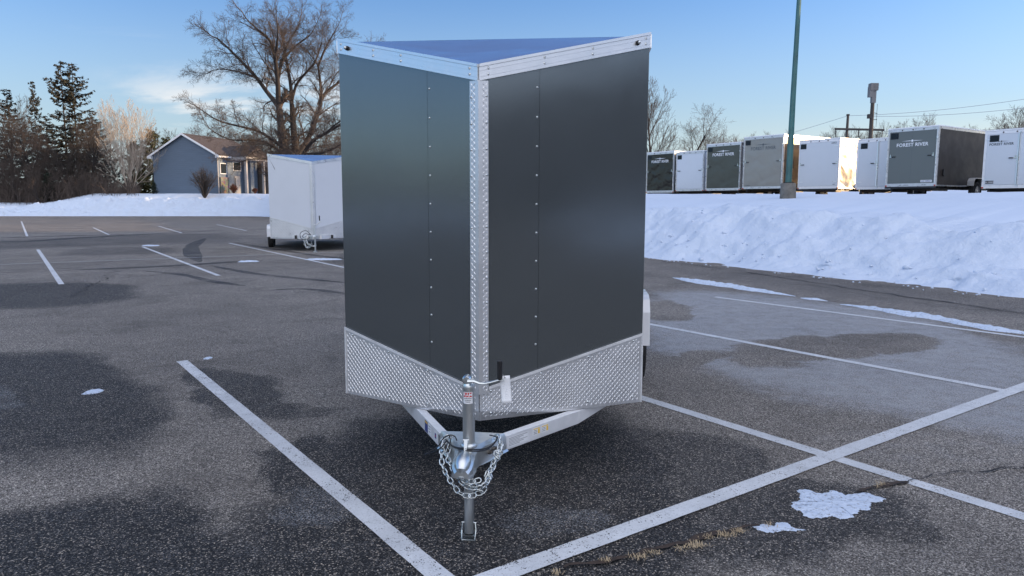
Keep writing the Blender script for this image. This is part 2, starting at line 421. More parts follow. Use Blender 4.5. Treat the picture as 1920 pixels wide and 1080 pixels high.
def terr(P, N, kind, par, d):
    q = P + N*d
    def right(sv, d):
        hc = interp(HC, sv) ; tc = 2.9
        e = .45*fbm((sv*.35, 3.3, 0), 3)
        hc += .16*fbm((sv*.75, 7.1, 0), 4)
        dd = d - e*.3
        if dd < tc:
            w = max(0, dd/tc)
            h = hc*(.30*sm(w*2.4) + .70*sm((w-.22)/.78))
            if d < .25: h *= d/.25*.9+.1
            lump = .22*fbm((sv*.55, d*.9, 0), 5) + .10*abs(fbm((sv*1.6+3, d*2.2, 5), 4)) + .035*fbm((sv*7, d*7, 2), 4) - .03
            h += lump*min(1, d/.5)*(.35+.65*sm((tc-dd)/.6+.3))
        else:
            far = 1.70 + .02*max(0, -sv)*.5 if sv < 2 else 1.70
            far = min(far, 1.95)
            f = sm((dd-tc)/6.3)
            h = lerp(hc - .22*sm((dd-tc)/.45), far, f)
            h += .03*fbm((q.x*.6, q.y*.6, 1), 3) + .22*fbm((sv*.55, d*.9, 0), 5)*max(0, 1-(dd-tc)/.5)
            h += .2*sm((d-9.2)/1.6)
            h += .05*fbm((q.x*.25+9, q.y*.25, 4), 2)
        if d > 11.4:
            if -34 < sv < 16 and d < 32:
                h = lerp(h, 1.45, sm((d-11.4)/.9))
            else: h = lerp(h, 2.3+.01*d, sm((d-11.4)/40))
        return h
    def left(X, d):
        k = sm((-52-X)/8)                     # lower bank at the far end
        hc = lerp(2.15, 1.25, k) + .16*fbm((X*.3, 1.2, 0), 4) ; tc = 2.6
        if d < tc:
            w = d/tc; h = hc*(.25*sm(w*3)+.75*sm((w-.15)/.85))
            h += (.45*fbm((q.x*.7, q.y*.7, 0), 5)+.3*abs(fbm((q.x*2.2, q.y*2.2, 3), 3))-.1)*min(1, d/.5)
        else:
            base = lerp(2.75, 1.6, k)
            h = lerp(hc-.2*sm((d-tc)/.6), base, sm((d-tc-.2)/3.2)) + .05*fbm((q.x*.5, q.y*.5, 2), 3)
        return h
    if kind == 0: return right(par, d)
    if kind == 1: return left(par, d)
    return lerp(right(-64, d), left(-33.5, d), sm(par))
tb = MB(); nd = len(ds)
for (P, N, k, par) in rows:
    for d in ds:
        z = terr(P, N, k, par, d) if d > 0 else -.03
        q = P + N*d
        if d < .6: q = q + N*(.16*fbm((P.x*1.3, P.y*1.3, 8), 4))
        tb.v.append((q.x, q.y, z))
nc = sum(1 for d in ds if d < 5.0)
for i in range(len(rows)-1):
    for j in range(nd-1):
        tb.cur = 0 if j < nc else 1
        a = i*nd+j; tb.face([a, a+nd, a+nd+1, a+1])
tb_o = tb.build('snow_ground', [M['snow_pile'], M['snow_smooth']], smooth=True); tag(tb_o, kind='structure')
def ground_z(x, y):
    q = Vector((x, y, 0)); r = q-BASE
    if x < -33.5: return terr(Vector((x,86,0)), Vector((0,1,0)), 1, x, max(.01, y-86))
    sv = r.dot(ES); t_ = r.dot(EN)
    if sv < -64: return 2.75
    return terr(BASE+ES*sv, EN, 0, sv, max(.01, t_))
# broken chunks the plough left on the face and along the foot of the bank
ck = MB(); rg = random.Random(17)
ico = [(0,0,1),(.89,0,.45),(.28,.85,.45),(-.72,.53,.45),(-.72,-.53,.45),(.28,-.85,.45),(.72,.53,-.45),(-.28,.85,-.45),(-.89,0,-.45),(-.28,-.85,-.45),(.72,-.53,-.45),(0,0,-1)]
icf = [(0,1,2),(0,2,3),(0,3,4),(0,4,5),(0,5,1),(1,6,2),(2,7,3),(3,8,4),(4,9,5),(5,10,1),(6,7,2),(7,8,3),(8,9,4),(9,10,5),(10,6,1),(11,7,6),(11,8,7),(11,9,8),(11,10,9),(11,6,10)]
def chunk(q, r):
    i0 = len(ck.v); M3 = Matrix.Rotation(rg.uniform(0,6), 3, 'Z') @ Matrix.Rotation(rg.uniform(0,6), 3, 'X'); sc = (rg.uniform(.7,1.3), rg.uniform(.7,1.3), rg.uniform(.5,.9))
    for v_ in ico:
        p = M3 @ (Vector(v_)*rg.uniform(.8,1.15)); ck.v.append((q.x+p.x*r*sc[0], q.y+p.y*r*sc[1], q.z+p.z*r*sc[2]))
    for f in icf: ck.face([i0+k for k in f])
for _ in range(150):
    sv = rg.uniform(-4.5, 12.5); dd = abs(rg.gauss(0, .7)) if rg.random() < .45 else rg.uniform(.2, 2.7); dd = max(.05, dd)
    q = BASE+ES*sv+EN*dd; r = rg.uniform(.02,.05)*(1.6 if rg.random() < .10 else 1); q.z = terr(BASE+ES*sv, EN, 0, sv, dd)+r*.15; chunk(q, r)
for _ in range(60):
    sv = rg.uniform(-4.5, 12.5); q = BASE+ES*sv-EN*rg.uniform(.02,.35); r = rg.uniform(.012,.03); q.z = r*.4; chunk(q, r)
tag(ck.build('snow_chunks', M['snow_pile'], smooth=True), 'loose chunks of ploughed snow scattered over the face of the bank', 'snow', kind='stuff')
# upper lot the trailers stand on
ul = MB(); ps = [BASE+ES*a+EN*b for a, b in ((-33,11.9),(15,11.9),(15,31),(-33,31))]
ul.v = [(p.x, p.y, 1.68) for p in ps]; ul.face([0,1,2,3])
tag(ul.build('upper_lot', M['asphalt']), kind='structure')

# painted lines: (centre start px, centre end px, width m)
def strip(mb, a, b, w, z=.004, jag=0.0):
    d = (b-a).normalized(); n = Vector((-d.y, d.x, 0)); L = (b-a).length; m = max(2, int(L/.12))
    i0 = len(mb.v)
    for i in range(m+1):
        p = a + d*(L*i/m)
        for sg in (-1, 1):
            j = jag*fbm((p.x*9, p.y*9, sg*5.0), 3)
            q = p + n*sg*(w/2+j); mb.v.append((q.x, q.y, z))
    for i in range(m): a0 = i0+2*i; mb.face([a0, a0+2, a0+3, a0+1])
def lineobj(p, q, w, z=.004, name='parking_line'):
    mb = MB(); strip(mb, gp(*p), gp(*q), w, z, .003)
    o = mb.build(name, M['paint']); tag(o, kind='structure')
lineobj((341,677),(870,1120),.105)
lineobj((850,1112),(2500,516.5),.115,.008)
lineobj((1160,733),(2120,1031.5),.105)
lineobj((1100,586),(1893,735),.10)
lineobj((1340,557),(2100,656),.10)
lineobj((2140,832),(2300,1000),.10)
lineobj((268,463),(410,517),.10)
lineobj((430,456),(760,526),.10)
lineobj((71,468),(115,533),.10)
lineobj((40,415),(51,443),.10)
lineobj((175,427),(204,440),.10)
lineobj((297,424),(341,437),.10)
lineobj((406,421),(462,432.5),.10)
lineobj((-300,507),(700,470.5),.055)
lineobj((-200,431.5),(330,424),.05)

# cracks and seams
def crackobj(pts, w, mat, name='pavement_crack', wig=.02, z=.011, n=14):
    mb = MB(); W = [gp(*p) for p in pts]; P = []
    for a, b in zip(W, W[1:]):
        for i in range(n): P.append(a.lerp(b, i/n))
    P.append(W[-1])
    for i, p in enumerate(P):
        d = (P[min(i+1, len(P)-1)]-P[max(i-1, 0)]).normalized(); nn = Vector((-d.y, d.x, 0))
        q = p + nn*wig*fbm((p.x*4, p.y*4, 1.7), 4)
        ww = w*(.35+1.0*abs(fbm((p.x*7, p.y*7, 4.4), 3)+.35))
        mb.v += [tuple((q-nn*ww/2).to_tuple()[:2])+(z,), tuple((q+nn*ww/2).to_tuple()[:2])+(z,)]
    for i in range(len(P)-1): a0 = 2*i; mb.face([a0, a0+2, a0+3, a0+1])
    o = mb.build(name, mat); tag(o, kind='structure')
crackobj([(1060,1070),(1150,1050),(1240,1028),(1330,1003),(1420,985)], .035, M['soil'], wig=.05)
crackobj([(1655,918),(1700,902),(1760,890),(1830,883),(1990,876)], .012, M['crack'], wig=.06)
crackobj([(1610,925),(1660,910),(1700,905)], .05, M['soil'], wig=.03, z=.010)
crackobj([(-200,519),(0,512),(120,508),(300,500),(420,494),(540,489),(760,483)], .05, M['crack'], wig=.05)
crackobj([(218,508),(190,525),(165,536),(155,550),(135,556)], .03, M['crack'], wig=.25)
crackobj([(1150,478),(1400,511),(1600,542),(2000,600)], .05, M['crack'], wig=.1)
def streak(pts, w):
    mb = MB(); W = [gp(*p) for p in pts]; P = []
    for k in range(len(W)-1):
        p0 = W[max(k-1,0)]; p1 = W[k]; p2 = W[k+1]; p3 = W[min(k+2,len(W)-1)]
        for i in range(12):
            t_ = i/12
            P.append(.5*((2*p1)+(p2-p0)*t_+(2*p0-5*p1+4*p2-p3)*t_*t_+(3*p1-p0-3*p2+p3)*t_**3))
    P.append(W[-1])
    for i, p in enumerate(P):
        d = (P[min(i+1, len(P)-1)]-P[max(i-1, 0)]).normalized(); nn = Vector((-d.y, d.x, 0))
        e = min(1, 4*min(i, len(P)-1-i)/len(P)+.1)
        ww = w*e*(1+.3*fbm((p.x, p.y, 3), 3))
        a = p-nn*ww/2; b = p+nn*ww/2
        mb.v += [(a.x, a.y, .0025), (b.x, b.y, .0025)]
    for i in range(len(P)-1): a0 = 2*i; mb.face([a0, a0+2, a0+3, a0+1])
    tag(mb.build('tyre_mark', M['streak']), kind='structure')
streak([(385,447),(362,460),(360,475),(375,492)], .5)
streak([(270,508),(340,515),(400,528),(465,537)], .22)
streak([(390,497),(470,512),(560,522),(680,533)], .25)
streak([(-50,455),(60,452),(150,446),(260,440),(420,432)], .8)
streak([(120,507),(250,502),(380,495),(470,488)], .45)
streak([(-30,447),(100,443),(240,440)], .6)
streak([(440,455),(520,468),(600,480),(700,490)], .3)
streak([(500,545),(570,542),(650,551)], .2)

# snow patches left on the asphalt
def snow_patch(px, py, rx, ry, label, rag=.35, seed=0, h=.012, tilt=0.0, frag=0):
    c = gp(px, py); ex = (gp(px+rx, py)-c).length; ey = abs(gp(px, py-ry).y-gp(px, py+ry).y)/2
    mb = MB(); ca, sa = math.cos(tilt), math.sin(tilt)
    def blob(cx, cy, ax, ay, sd, hh):
        n = 260 if ax > .15 else 40
        i0 = len(mb.v); mb.v.append((cx, cy, hh+.004)); rings = 5
        for r_ in range(1, rings+1):
            for k in range(n):
                a = 2*math.pi*k/n
                rr = 1+rag*fbm((math.cos(a)*1.3+sd, math.sin(a)*1.3, sd), 3)*1.0 + rag*.55*fbm((math.cos(a)*4+sd, math.sin(a)*4, sd*2), 7)
                f = r_/rings; X = ax*rr*f*math.cos(a); Y = ay*rr*f*math.sin(a)
                z = .002 if r_ == rings else hh*(1-.3*f*f)+.35*hh*fbm((X*14, Y*14, sd), 4)+.004
                mb.v.append((cx+X*ca-Y*sa, cy+X*sa+Y*ca, max(.003, z) if r_ < rings else .0025))
        for k in range(n): mb.face([i0, i0+1+k, i0+1+(k+1) % n])
        for r_ in range(rings-1):
            for k in range(n):
                a = i0+1+r_*n+k; b = i0+1+r_*n+(k+1) % n
                mb.face([a, a+n, b+n, b])
    blob(0, 0, ex, ey, seed+.37, h)
    rg = random.Random(seed)
    for _ in range(frag):
        a = rg.uniform(0, 6.28); q = rg.uniform(1.0, 1.35); X = math.cos(a)*ex*q; Y = math.sin(a)*ey*q
        blob(X*ca-Y*sa, X*sa+Y*ca, ex*rg.uniform(.04,.12), ey*rg.uniform(.06,.16), rg.uniform(0, 50), h*.5)
    o = mb.build('snow_patch', M['snow_patch'], loc=(c.x, c.y, 0), smooth=True)
    tag(o, label, 'snow patch', 'patches of old snow left on the asphalt'); return o
def snow_poly(px, h, seed, label):
    W = [gp(*p) for p in px]; c = sum(W, Vector())/len(W); rg = random.Random(seed); L = [w-c for w in W]
    for amp in (.20, .20, .20, .20):
        N_ = []
        for i, a in enumerate(L):
            b = L[(i+1) % len(L)]; e = b-a; n_ = Vector((-e.y, e.x, 0)); N_ += [a, (a+b)/2+n_*rg.uniform(-amp, amp)*1.5+e*rg.uniform(-.1,.1)]
        L = N_
    mb = MB(); n = len(L); mb.v.append((0,0,.005+h*.25)); fr_ = (.25,.5,.7,.85,.94,1.0)
    for f in fr_:
        for p in L:
            q = p*f; z = .0025 if f == 1 else .005+h*.25*(1-f*f)+h*.25*fbm((q.x*9, q.y*9, seed), 3)
            mb.v.append((q.x, q.y, max(.0028, z)))
    for k in range(n): mb.face([0, 1+k, 1+(k+1) % n])
    for r_ in range(len(fr_)-1):
        for k in range(n): a = 1+r_*n+k; b = 1+r_*n+(k+1) % n; mb.face([a, a+n, b+n, b])
    o = mb.build('snow_patch', M['snow_patch'], loc=(c.x, c.y, 0), smooth=True)
    tag(o, label, 'snow patch', 'patches of old snow left on the asphalt')
snow_poly([(1484,943),(1500,935),(1495,920),(1515,919),(1530,925),(1550,925),(1570,922),(1585,930),(1600,928),(1625,925),(1640,930),(1662,937),(1640,943),(1632,955),(1612,957),(1600,965),(1575,975),(1560,968),(1540,973),(1505,968),(1500,958),(1488,955)], .010, 3, 'large crusty snow patch beside the painted cross, the biggest on the bare asphalt')
snow_poly([(1410,988),(1430,984),(1445,988),(1455,985),(1467,980),(1476,981),(1482,986),(1490,991),(1513,996),(1495,999),(1480,996),(1465,997),(1450,1001),(1436,1000),(1420,995)], .007, 8, 'small ragged snow patch next to the dead grass in the crack')
snow_patch(175, 735, 15, 5.5, 'small oval of thin snow left of the nearest painted line', .2, 12, .004)
snow_patch(390, 672, 7, 2.5, 'tiny fleck of snow by the top end of the nearest painted line', .2, 14, .004)
snow_patch(283, 461, 16, .7, 'narrow snow streak at the far end of a painted line', .3, 16, .03)
snow_patch(465, 491, 18, 1.0, 'flat snow streak on the long crack, left of the white trailer', .3, 18, .03)
snow_patch(606, 487, 30, .9, 'flat snow streak on the long crack in front of the white trailer', .3, 20, .03)
def snow_band(pts, widths, label, seed):
    W = [gp(*p) for p in pts]; o0 = W[0]; mb = MB(); P = []; ww = []
    for k, (a, b) in enumerate(zip(W, W[1:])):
        n = max(4, int((b-a).length/.05))
        for i in range(n): P.append(a.lerp(b, i/n)); ww.append(lerp(widths[k], widths[k+1], i/n))
    P.append(W[-1]); ww.append(widths[-1]); m = 8
    for i, p in enumerate(P):
        d = (P[min(i+1, len(P)-1)]-P[max(i-1, 0)]).normalized(); nn = Vector((-d.y, d.x, 0))
        for j in range(m+1):
            t_ = j/m*2-1; e = 1+.7*fbm((p.x*2.2, p.y*2.2, seed+(3 if t_ > 0 else 0)), 5)
            q = p + nn*t_*ww[i]/2*e - o0
            z = (1-abs(t_)**2)*.05*min(1, ww[i]/.3)*(1+.8*fbm((p.x*8+t_, p.y*8, seed), 4))
            mb.v.append((q.x, q.y, .003+max(0, z)))
    for i in range(len(P)-1):
        for j in range(m): a0 = i*(m+1)+j; mb.face([a0, a0+m+1, a0+m+2, a0+1])
    o = mb.build('snow_strip', M['snow_patch'], loc=o0, smooth=True)
    tag(o, label, 'snow strip', 'thin strips of snow along the drive lane')
snow_band([(1262,521),(1300,528),(1350,535),(1420,546),(1492,556)], [.03,.34,.30,.26,.03], 'left and farthest thin strip of snow lying beside the drive lane', 1)
snow_band([(1501,559),(1525,562),(1552,565)], [.03,.16,.03], 'shortest thin snow strip lying between the two long ones', 5)
snow_band([(1576,571),(1640,580),(1720,593),(1800,606),(1870,619),(1925,627),(2000,640)], [.03,.22,.28,.22,.20,.16,.02], 'right and nearest thin strip of snow running out along the parking line', 9)

# dry grass in the crack (uncountable)
gb = MB(); rg = random.Random(4)
for (px, py, n, sp) in [(1305,1024,110,26),(1360,1004,90,22),(1385,997,60,14),(1330,1008,30,20),(1200,1045,70,26),(1225,1037,40,20),(1652,910,60,16),(1135,1052,40,22),(1045,1076,40,12),(1275,1030,40,20),(1440,986,20,16)]:
    for _ in range(int(n*.6)):
        b = gp(px+rg.gauss(0, sp*.40), py+rg.gauss(0, 2.0), .008)
        a = rg.uniform(0, 6.28); L = rg.uniform(.012, .042); h = rg.uniform(.002, .020)
        d = Vector((math.cos(a), math.sin(a), 0)); w = Vector((-d.y, d.x, 0))*.0012
        mid = b+d*L*.5+Vector((0,0,h)); tip = b+d*L+Vector((0,0,h*rg.uniform(.2,1.0)))
        i = len(gb.v); gb.v += [tuple(b-w), tuple(b+w), tuple(mid+w), tuple(mid-w), tuple(tip)]
        gb.face([i, i+1, i+2, i+3]); gb.face([i+3, i+2, i+4])
tag(gb.build('dry_grass', M['dry_grass']), 'straw coloured dead grass growing in the pavement crack', 'grass', kind='stuff')

# ================= TRAILERS =================
screw_me = None
def screw_mesh():
    global screw_me
    if screw_me is None:
        mb = MB(); n = 10
        prof = [(0.0001,.0046),(.003,.0042),(.0052,.0026),(.0064,.0),(.0092,-.0004),(.0092,-.003)]
        mb.lathe([(r, h) for r, h in prof], (0,0,0), 'Y', n)
        # outward is -Y: flip heights
        mb.v = [(x, -y, z) for x, y, z in mb.v]
        o = mb.build('screw', M['zinc'], smooth=True); o.data.materials[0] = M['galv']; screw_me = o.data; bpy.data.objects.remove(o)
    return screw_me
def screw(parent, p, rz=0, k=1.0):
    o = bpy.data.objects.new('screw', screw_mesh()); COL.objects.link(o); o.parent = parent
    o.location = p; o.rotation_euler = (0, 0, rz); o.scale = (k, k, k)
def plate_bars(mb, fr, inside, s0, s1, z0, z1, p=.02, off=.0):
    """raised alternating lozenges of tread plate. fr(s,z,o)->point"""
    ni = int((s1-s0)/p)+1; nj = int((z1-z0)/p)+1
    for i in range(ni):
        for j in range(nj):
            cs = s0+(i+.5)*p; cz = z0+(j+.5)*p
            a = R(50) if (i+j) % 2 else R(-50)
            c, sn = math.cos(a), math.sin(a); hl = p*.68; hw = p*.145; H = p*.13
            if not all(inside(cs+sg*c*hl, cz+sg*sn*hl) for sg in (-1, 1)): continue
            i0 = len(mb.v)
            for (x, y, o) in ((-hl,0,0),(0,-hw,0),(hl,0,0),(0,hw,0),(-hl*.5,0,H),(hl*.5,0,H)):
                mb.v.append(tuple(fr(cs+x*c-y*sn, cz+x*sn+y*c, off+o)))
            for q in ((0,1,4),(1,5,4),(1,2,5),(2,3,5),(3,4,5),(3,0,4)): mb.face([i0+k for k in q])
def wheel(parent, x, y, r, w, side, detail=True):
    """axis along X; side=+1 outer face towards +x"""
    wl = empty('wheel', (x, y, r)); wl.parent = parent
    mb = MB(); prof = [(r*.58,-w/2),(r*.80,-w/2),(r*.94,-w*.48),(r*.99,-w*.36),(r,-w*.15),(r,w*.15),(r*.99,w*.36),(r*.94,w*.48),(r*.80,w/2),(r*.58,w/2),(r*.58,-w/2)]
    mb.lathe(prof, (0,0,0), 'X', 32)
    for k in range(40 if detail else 0):      # tread lugs
        a = 2*math.pi*k/40
        for sg in (-1, 1):
            Mx = Matrix.Rotation(a+sg*.04, 4, 'X') @ Matrix.Translation((sg*w*.27, 0, r*.997))
            mb.box(-w*.15, w*.15, -.012, .012, -.004, .005, Mx)
    mb.build('tyre', M['rubber'], wl, smooth=True, auto=35)
    rm = MB(); o = side
    rm.lathe([(r*.58,-w*.45*o),(r*.54,-w*.4*o),(r*.50,0),(r*.54,w*.40*o),(r*.60,w*.47*o),(r*.56,w*.44*o),(r*.46,w*.25*o),(r*.16,w*.32*o),(r*.14,w*.42*o),(.001,w*.43*o)], (0,0,0), 'X', 32)
    for k in range(5):
        a = 2*math.pi*k/5; Mx = Matrix.Rotation(a, 4, 'X')
        rm.box(min(w*.26*o, w*.36*o), max(w*.26*o, w*.36*o), -r*.07, r*.07, r*.12, r*.52, Mx)
    rm.build('rim', M['silver_white'], wl, smooth=True, auto=35)
    return wl
def fender(parent, x0, x1, y0, y1, ztop, zlow, mat, t=.006):
    """boxy fender, x0 inner, x1 outer, spans y0..y1 with chamfered ends"""
    mb = MB(); L = y1-y0; k = min(.22, L*.25)
    prof = [(y0,zlow),(y0+.02,ztop-.13),(y0+k*.5,ztop-.03),(y0+k,ztop),(y1-k,ztop),(y1-k*.5,ztop-.03),(y1-.02,ztop-.13),(y1,zlow)]
    for (a, b), (c, d) in zip(prof, prof[1:]):
        mb.prism([(x0,a,b),(x1,a,b),(x1,c,d),(x0,c,d)], Vector((0, (d-b), -(c-a))).normalized()*t)
    sg = 1 if x1 > x0 else -1
    # outer lip
    for (a, b), (c, d) in zip(prof, prof[1:]):
        cx = (y0+y1)/2; 
        mb.prism([(x1,a,b),(x1,c,d),(x1,lerp(c,cx,.09),d-.035),(x1,lerp(a,cx,.09),b-.035 if b > zlow+.01 else b)], (sg*t,0,0))
    return mb.build('fender', mat, parent)

def vnose_trailer(root, hw, nd_, zb, zt, zn, L, pz_c, pz_n, skinL, wheel_y, wr, seams=True, plate_mat_right=None, screws=True, strip_w=.05, barp=.0155, guard='plate', tongue=True, light=True):
    """local axes: x right, y back, nose at (0,-nd_)."""
    Ls = math.hypot(hw, nd_); ux, uy = hw/Ls, nd_/Ls
    def FL(s, z, o=0.0): return Vector((-hw + ux*s - uy*o, -uy*s - ux*o, z))     # s from left corner to nose
    def FR(s, z, o=0.0): return Vector((ux*s + uy*o, -nd_ + uy*s - ux*o, z))     # s from nose to right corner
    def topz(q): return lerp(zt, zn, q)          # q 0 at the corner, 1 at the nose
    def pltop(q): return lerp(pz_c, pz_n, q)
    TH = .078; rzL = math.atan2(-uy, ux); rzR = math.atan2(uy, ux)
    # side, back walls and floor
    w = MB()
    for sg in (-1, 1):
        x0, x1 = (hw-.03, hw) if sg > 0 else (-hw, -hw+.03)
        w.box(x0, x1, 0, L, zb+.10, zt-.05)
    w.box(-hw+.03, hw-.03, L-.03, L, zb+.10, zt-.05)
    w.build('side_wall', skinL, root)
    fl = MB(); fl.prism([(-hw+.02,.03,zb+.004),(0,-nd_+.07,zb+.004),(hw-.02,.03,zb+.004),(hw-.004,L-.004,zb+.004),(-hw+.004,L-.004,zb+.004)], (0,0,.026))
    fl.box(-hw+.001, hw-.001, .01, L-.001, zb+.03, zb+.10)
    for k in range(int(L/.6)-1): fl.box(-hw+.05, hw-.05, .8+k*.6, .84+k*.6, zb-.05, zb)
    fl.box(-.62, -.56, .8, L, zb-.11, zb-.05); fl.box(.56, .62, .8, L, zb-.11, zb-.05)
    fl.build('floor_frame', M['frame_alu'], root)
    # front skins
    for nm, fr in (('front_panel', FL), ('front_panel', FR)):
        q0, q1 = (0, 1) if fr is FL else (1, 0)
        mb = MB(); s0, s1 = .001, Ls-.001
        sA = Ls-.35*Ls/1.037 if fr is FL else .35*Ls/1.037
        def poly(a, b, o0, o1):
            qa, qb = lerp(q0, q1, a/Ls), lerp(q0, q1, b/Ls)
            pts = [fr(a, pltop(qa)-.05, o0), fr(b, pltop(qb)-.05, o0), fr(b, topz(qb)-.03, o0), fr(a, topz(qa)-.03, o0)]
            mb.prism(pts, fr(0,0,o1)-fr(0,0,o0))
        if seams:
            poly(s0, sA-.0008, -.02, 0.0); poly(sA+.0008, s1, -.02, 0.0)
        else: poly(s0, s1, -.02, 0.0)
        mb.build(nm, skinL, root)
        if screws:
            ss = (sA+.014) if fr is FL else (sA-.014); qa = lerp(q0, q1, ss/Ls)
            for k in range(10):
                p = fr(ss, lerp(.82, 2.21, k/9), .002); screw(root, p, rzL if fr is FL else rzR, .66)
    # tread plate stone guard
    gm = M['plate']
    for fr in (FL, FR):
        q0, q1 = (0, 1) if fr is FL else (1, 0)
        mb = MB(); CR = .055*(1 if screws else 1.6)
        def qq(sv): return sv/Ls if fr is FL else 1-sv/Ls          # 0 at the corner, 1 at the nose
        def crz(sv): return zb+CR*max(0, (qq(sv)-.55)/.45)
        nv = (fr(0,0,.003)-fr(0,0,0)); sN = Ls-.0005 if fr is FL else .0005; sC = .004 if fr is FL else Ls-.004; sM = .45*Ls if fr is FR else .55*Ls
        mb.prism([fr(sC, zb, .002), fr(sM, zb, .002), fr(sN, zb+CR, .002), fr(sN, pltop(1), .002), fr(sC, pltop(0), .002)], nv)
        mb.prism([fr(sM, zb, .002), fr(sN, zb-.003, .002-.30*CR), fr(sN, zb+CR, .002)], nv)
        mb.cur = 1
        def fr2(sv, z, o): return fr(sv, z, o - .30*max(0, crz(sv)-z))
        def ins(sv, z): return .012 < sv < Ls-.012 and z < pltop(lerp(q0,q1,sv/Ls))-.014 and z > zb+.004 and abs(z-crz(sv)) > .0015
        plate_bars(mb, fr2, ins, 0, Ls, zb, max(pz_c, pz_n), barp, .005)
        zf = zb+.02
        g = mb.build('stone_guard', [gm, M['plate_bar']], root)
        et = MB(); a2, b2 = (.0, Ls-strip_w-.002) if fr is FL else (strip_w+.002, Ls)
        za, zb2 = pltop(lerp(q0,q1,a2/Ls)), pltop(lerp(q0,q1,b2/Ls))
        et.prism([fr(a2, za-.009, .005), fr(b2, zb2-.009, .005), fr(b2, zb2+.006, .005), fr(a2, za+.006, .005)], fr(0,0,.006)-fr(0,0,0))
        c0_, c1_ = (0, .009) if fr is FL else (Ls-.009, Ls)
        et.prism([fr(c0_, zb, .005), fr(c1_, zb, .005), fr(c1_, pz_c-.009, .005), fr(c0_, pz_c-.009, .005)], fr(0,0,.006)-fr(0,0,0))
        et.build('edge_trim', M['frame_alu'], g)
        if screws:
            for k in range(4):
                s_ = lerp(.02, Ls-.02, (k+.15)/3.3); q_ = lerp(q0, q1, s_/Ls)
                screw(root, fr(s_, pltop(q_)-.022, .008), rzL if fr is FL else rzR, .75)
                screw(root, fr(s_, zf+.02, .008), rzL if fr is FL else rzR, .75)
    # nose corner strip
    cs = MB(); cs.cur = 0; z0s, z1s = pz_n-.02, zn-TH+.002
    for fr in (FL, FR):
        a, b = (Ls-strip_w, Ls) if fr is FL else (0, strip_w)
        cs.prism([fr(a, z0s, .0075), fr(b, z0s, .0075), fr(b, z1s, .0075), fr(a, z1s, .0075)], fr(0,0,.003)-fr(0,0,0))
        lo, hi = (Ls-strip_w+.003, Ls-.001) if fr is FL else (.001, strip_w-.003)
        cs.cur = 1
        plate_bars(cs, fr, lambda s, z: lo < s < hi and z0s < z < z1s, a-(.01 if fr is FL else 0), b+.01, z0s, z1s, barp, .0105); cs.cur = 0
    # folded edge that closes the two leaves of the strip
    for z_a, z_b in ((z0s, z1s),):
        e0, e1 = FL(Ls, z_a, .0104), FR(0, z_a, .0104); i0 = Vector((0,-nd_+.004,z_a)); tip = Vector((0, -nd_-.0104/ux*1.0, z_a))
        cs.prism([e0, tip, e1, i0], (0,0,z_b-z_a))
    cs.build('corner_strip', [M['plate'], M['plate_bar']], root)
    if screws:
        for k in range(12):
            z = lerp(.66, zn-TH-.08, k/11)
            screw(root, FL(Ls-strip_w+.010, z, .012), rzL, .8); screw(root, FR(strip_w-.010, z+.006, .012), rzR, .8)
    # roof: sloped nose plus the flat part behind
    rf = MB(); n = 26
    def rpt(x, y):
        if y < 0: q = -y/nd_; z = lerp(zt, zn, q)
        else: z = zt
        edge = (math.sin(math.pi*min(1, -y/nd_)) if y < 0 else .0)*min(1, max(0, (hw*(1+min(0,y)/nd_) - abs(x))/.12)) * (1 if y < 0 else min(1, (L-y)/.1))
        return (x, y, z-.014 + edge*(.010*fbm((x*1.4, y*3.2, 3), 3) + .008*math.sin(x*5+y*4)))
    for j in range(n+1):
        y = -nd_*(1-j/n) ; hwj = hw*(1+y/nd_)-.002*(j == 0)
        for i in range(41): rf.v.append(rpt((i/20-1)*max(.001, hwj), y+.001))
    ys = [.06,.2,.5,1,2,3,L-.01] if L > 3.2 else [.1,.5,1,L-.01]
    for y in ys:
        for i in range(41): rf.v.append(rpt((i/20-1)*hw*.999, y))
    for j in range(n+len(ys)):
        for i in range(40): a = j*41+i; rf.face([a, a+1, a+42, a+41])
    rf.build('roof', M['roof'], root, smooth=True)
    # roof trim
    for fr in (FL, FR):
        q0, q1 = (0, 1) if fr is FL else (1, 0); t0, t1 = topz(q0), topz(q1)
        mb = MB()
        def bar(z0_, z1_, o0, o1):
            mb.prism([fr(0, t0+z0_, o0), fr(Ls, t1+z0_, o0), fr(Ls, t1+z1_, o0), fr(0, t0+z1_, o0)], fr(0,0,o1)-fr(0,0,o0))
        bar(-TH, -.010, .001, .010); bar(-.009, .006, -.03, .016); bar(-TH, -TH+.008, .010, .0135); bar(-.030, -.026, .010, .0125); bar(-.060, -.056, .010, .012)
        mb.build('roof_trim', M['alu'], root)
        if screws:
            for s_ in ((.03, .29, .50, Ls-.05) if fr is FL else (.05, .37, .66, Ls-.03)):
                tz = lerp(t0, t1, s_/Ls)
                for dz in (-.022, -.052): screw(root, fr(s_, tz+dz-.002, .012), rzL if fr is FL else rzR, .85)
        if light:
            s_ = .085 if fr is FL else Ls-.085; tz = lerp(t0, t1, s_/Ls)-.040
            lt = MB(); lt.lathe([(.001,-.020),(.008,-.019),(.010,-.013),(.0125,-.009),(.0135,-.002),(.0135,.004)], (0,0,0), 'Y', 18)
            o = lt.build('marker_light', [M['black_plastic']], root, smooth=True, loc=fr(s_, tz, .012)); o.rotation_euler = (0,0, rzL if fr is FL else rzR)
            le = MB(); le.lathe([(.001,-.026),(.006,-.025),(.009,-.020),(.009,-.012)], (0,0,0), 'Y', 14); le.build('lens', M['galv'], o, smooth=True)
    st = MB()
    for sg in (-1, 1):
        x0, x1 = sorted((sg*(hw+.001), sg*(hw+.012))); st.box(x0, x1, .0, L, zt-TH, zt-.004)
    st.build('side_trim', M['alu'], root)
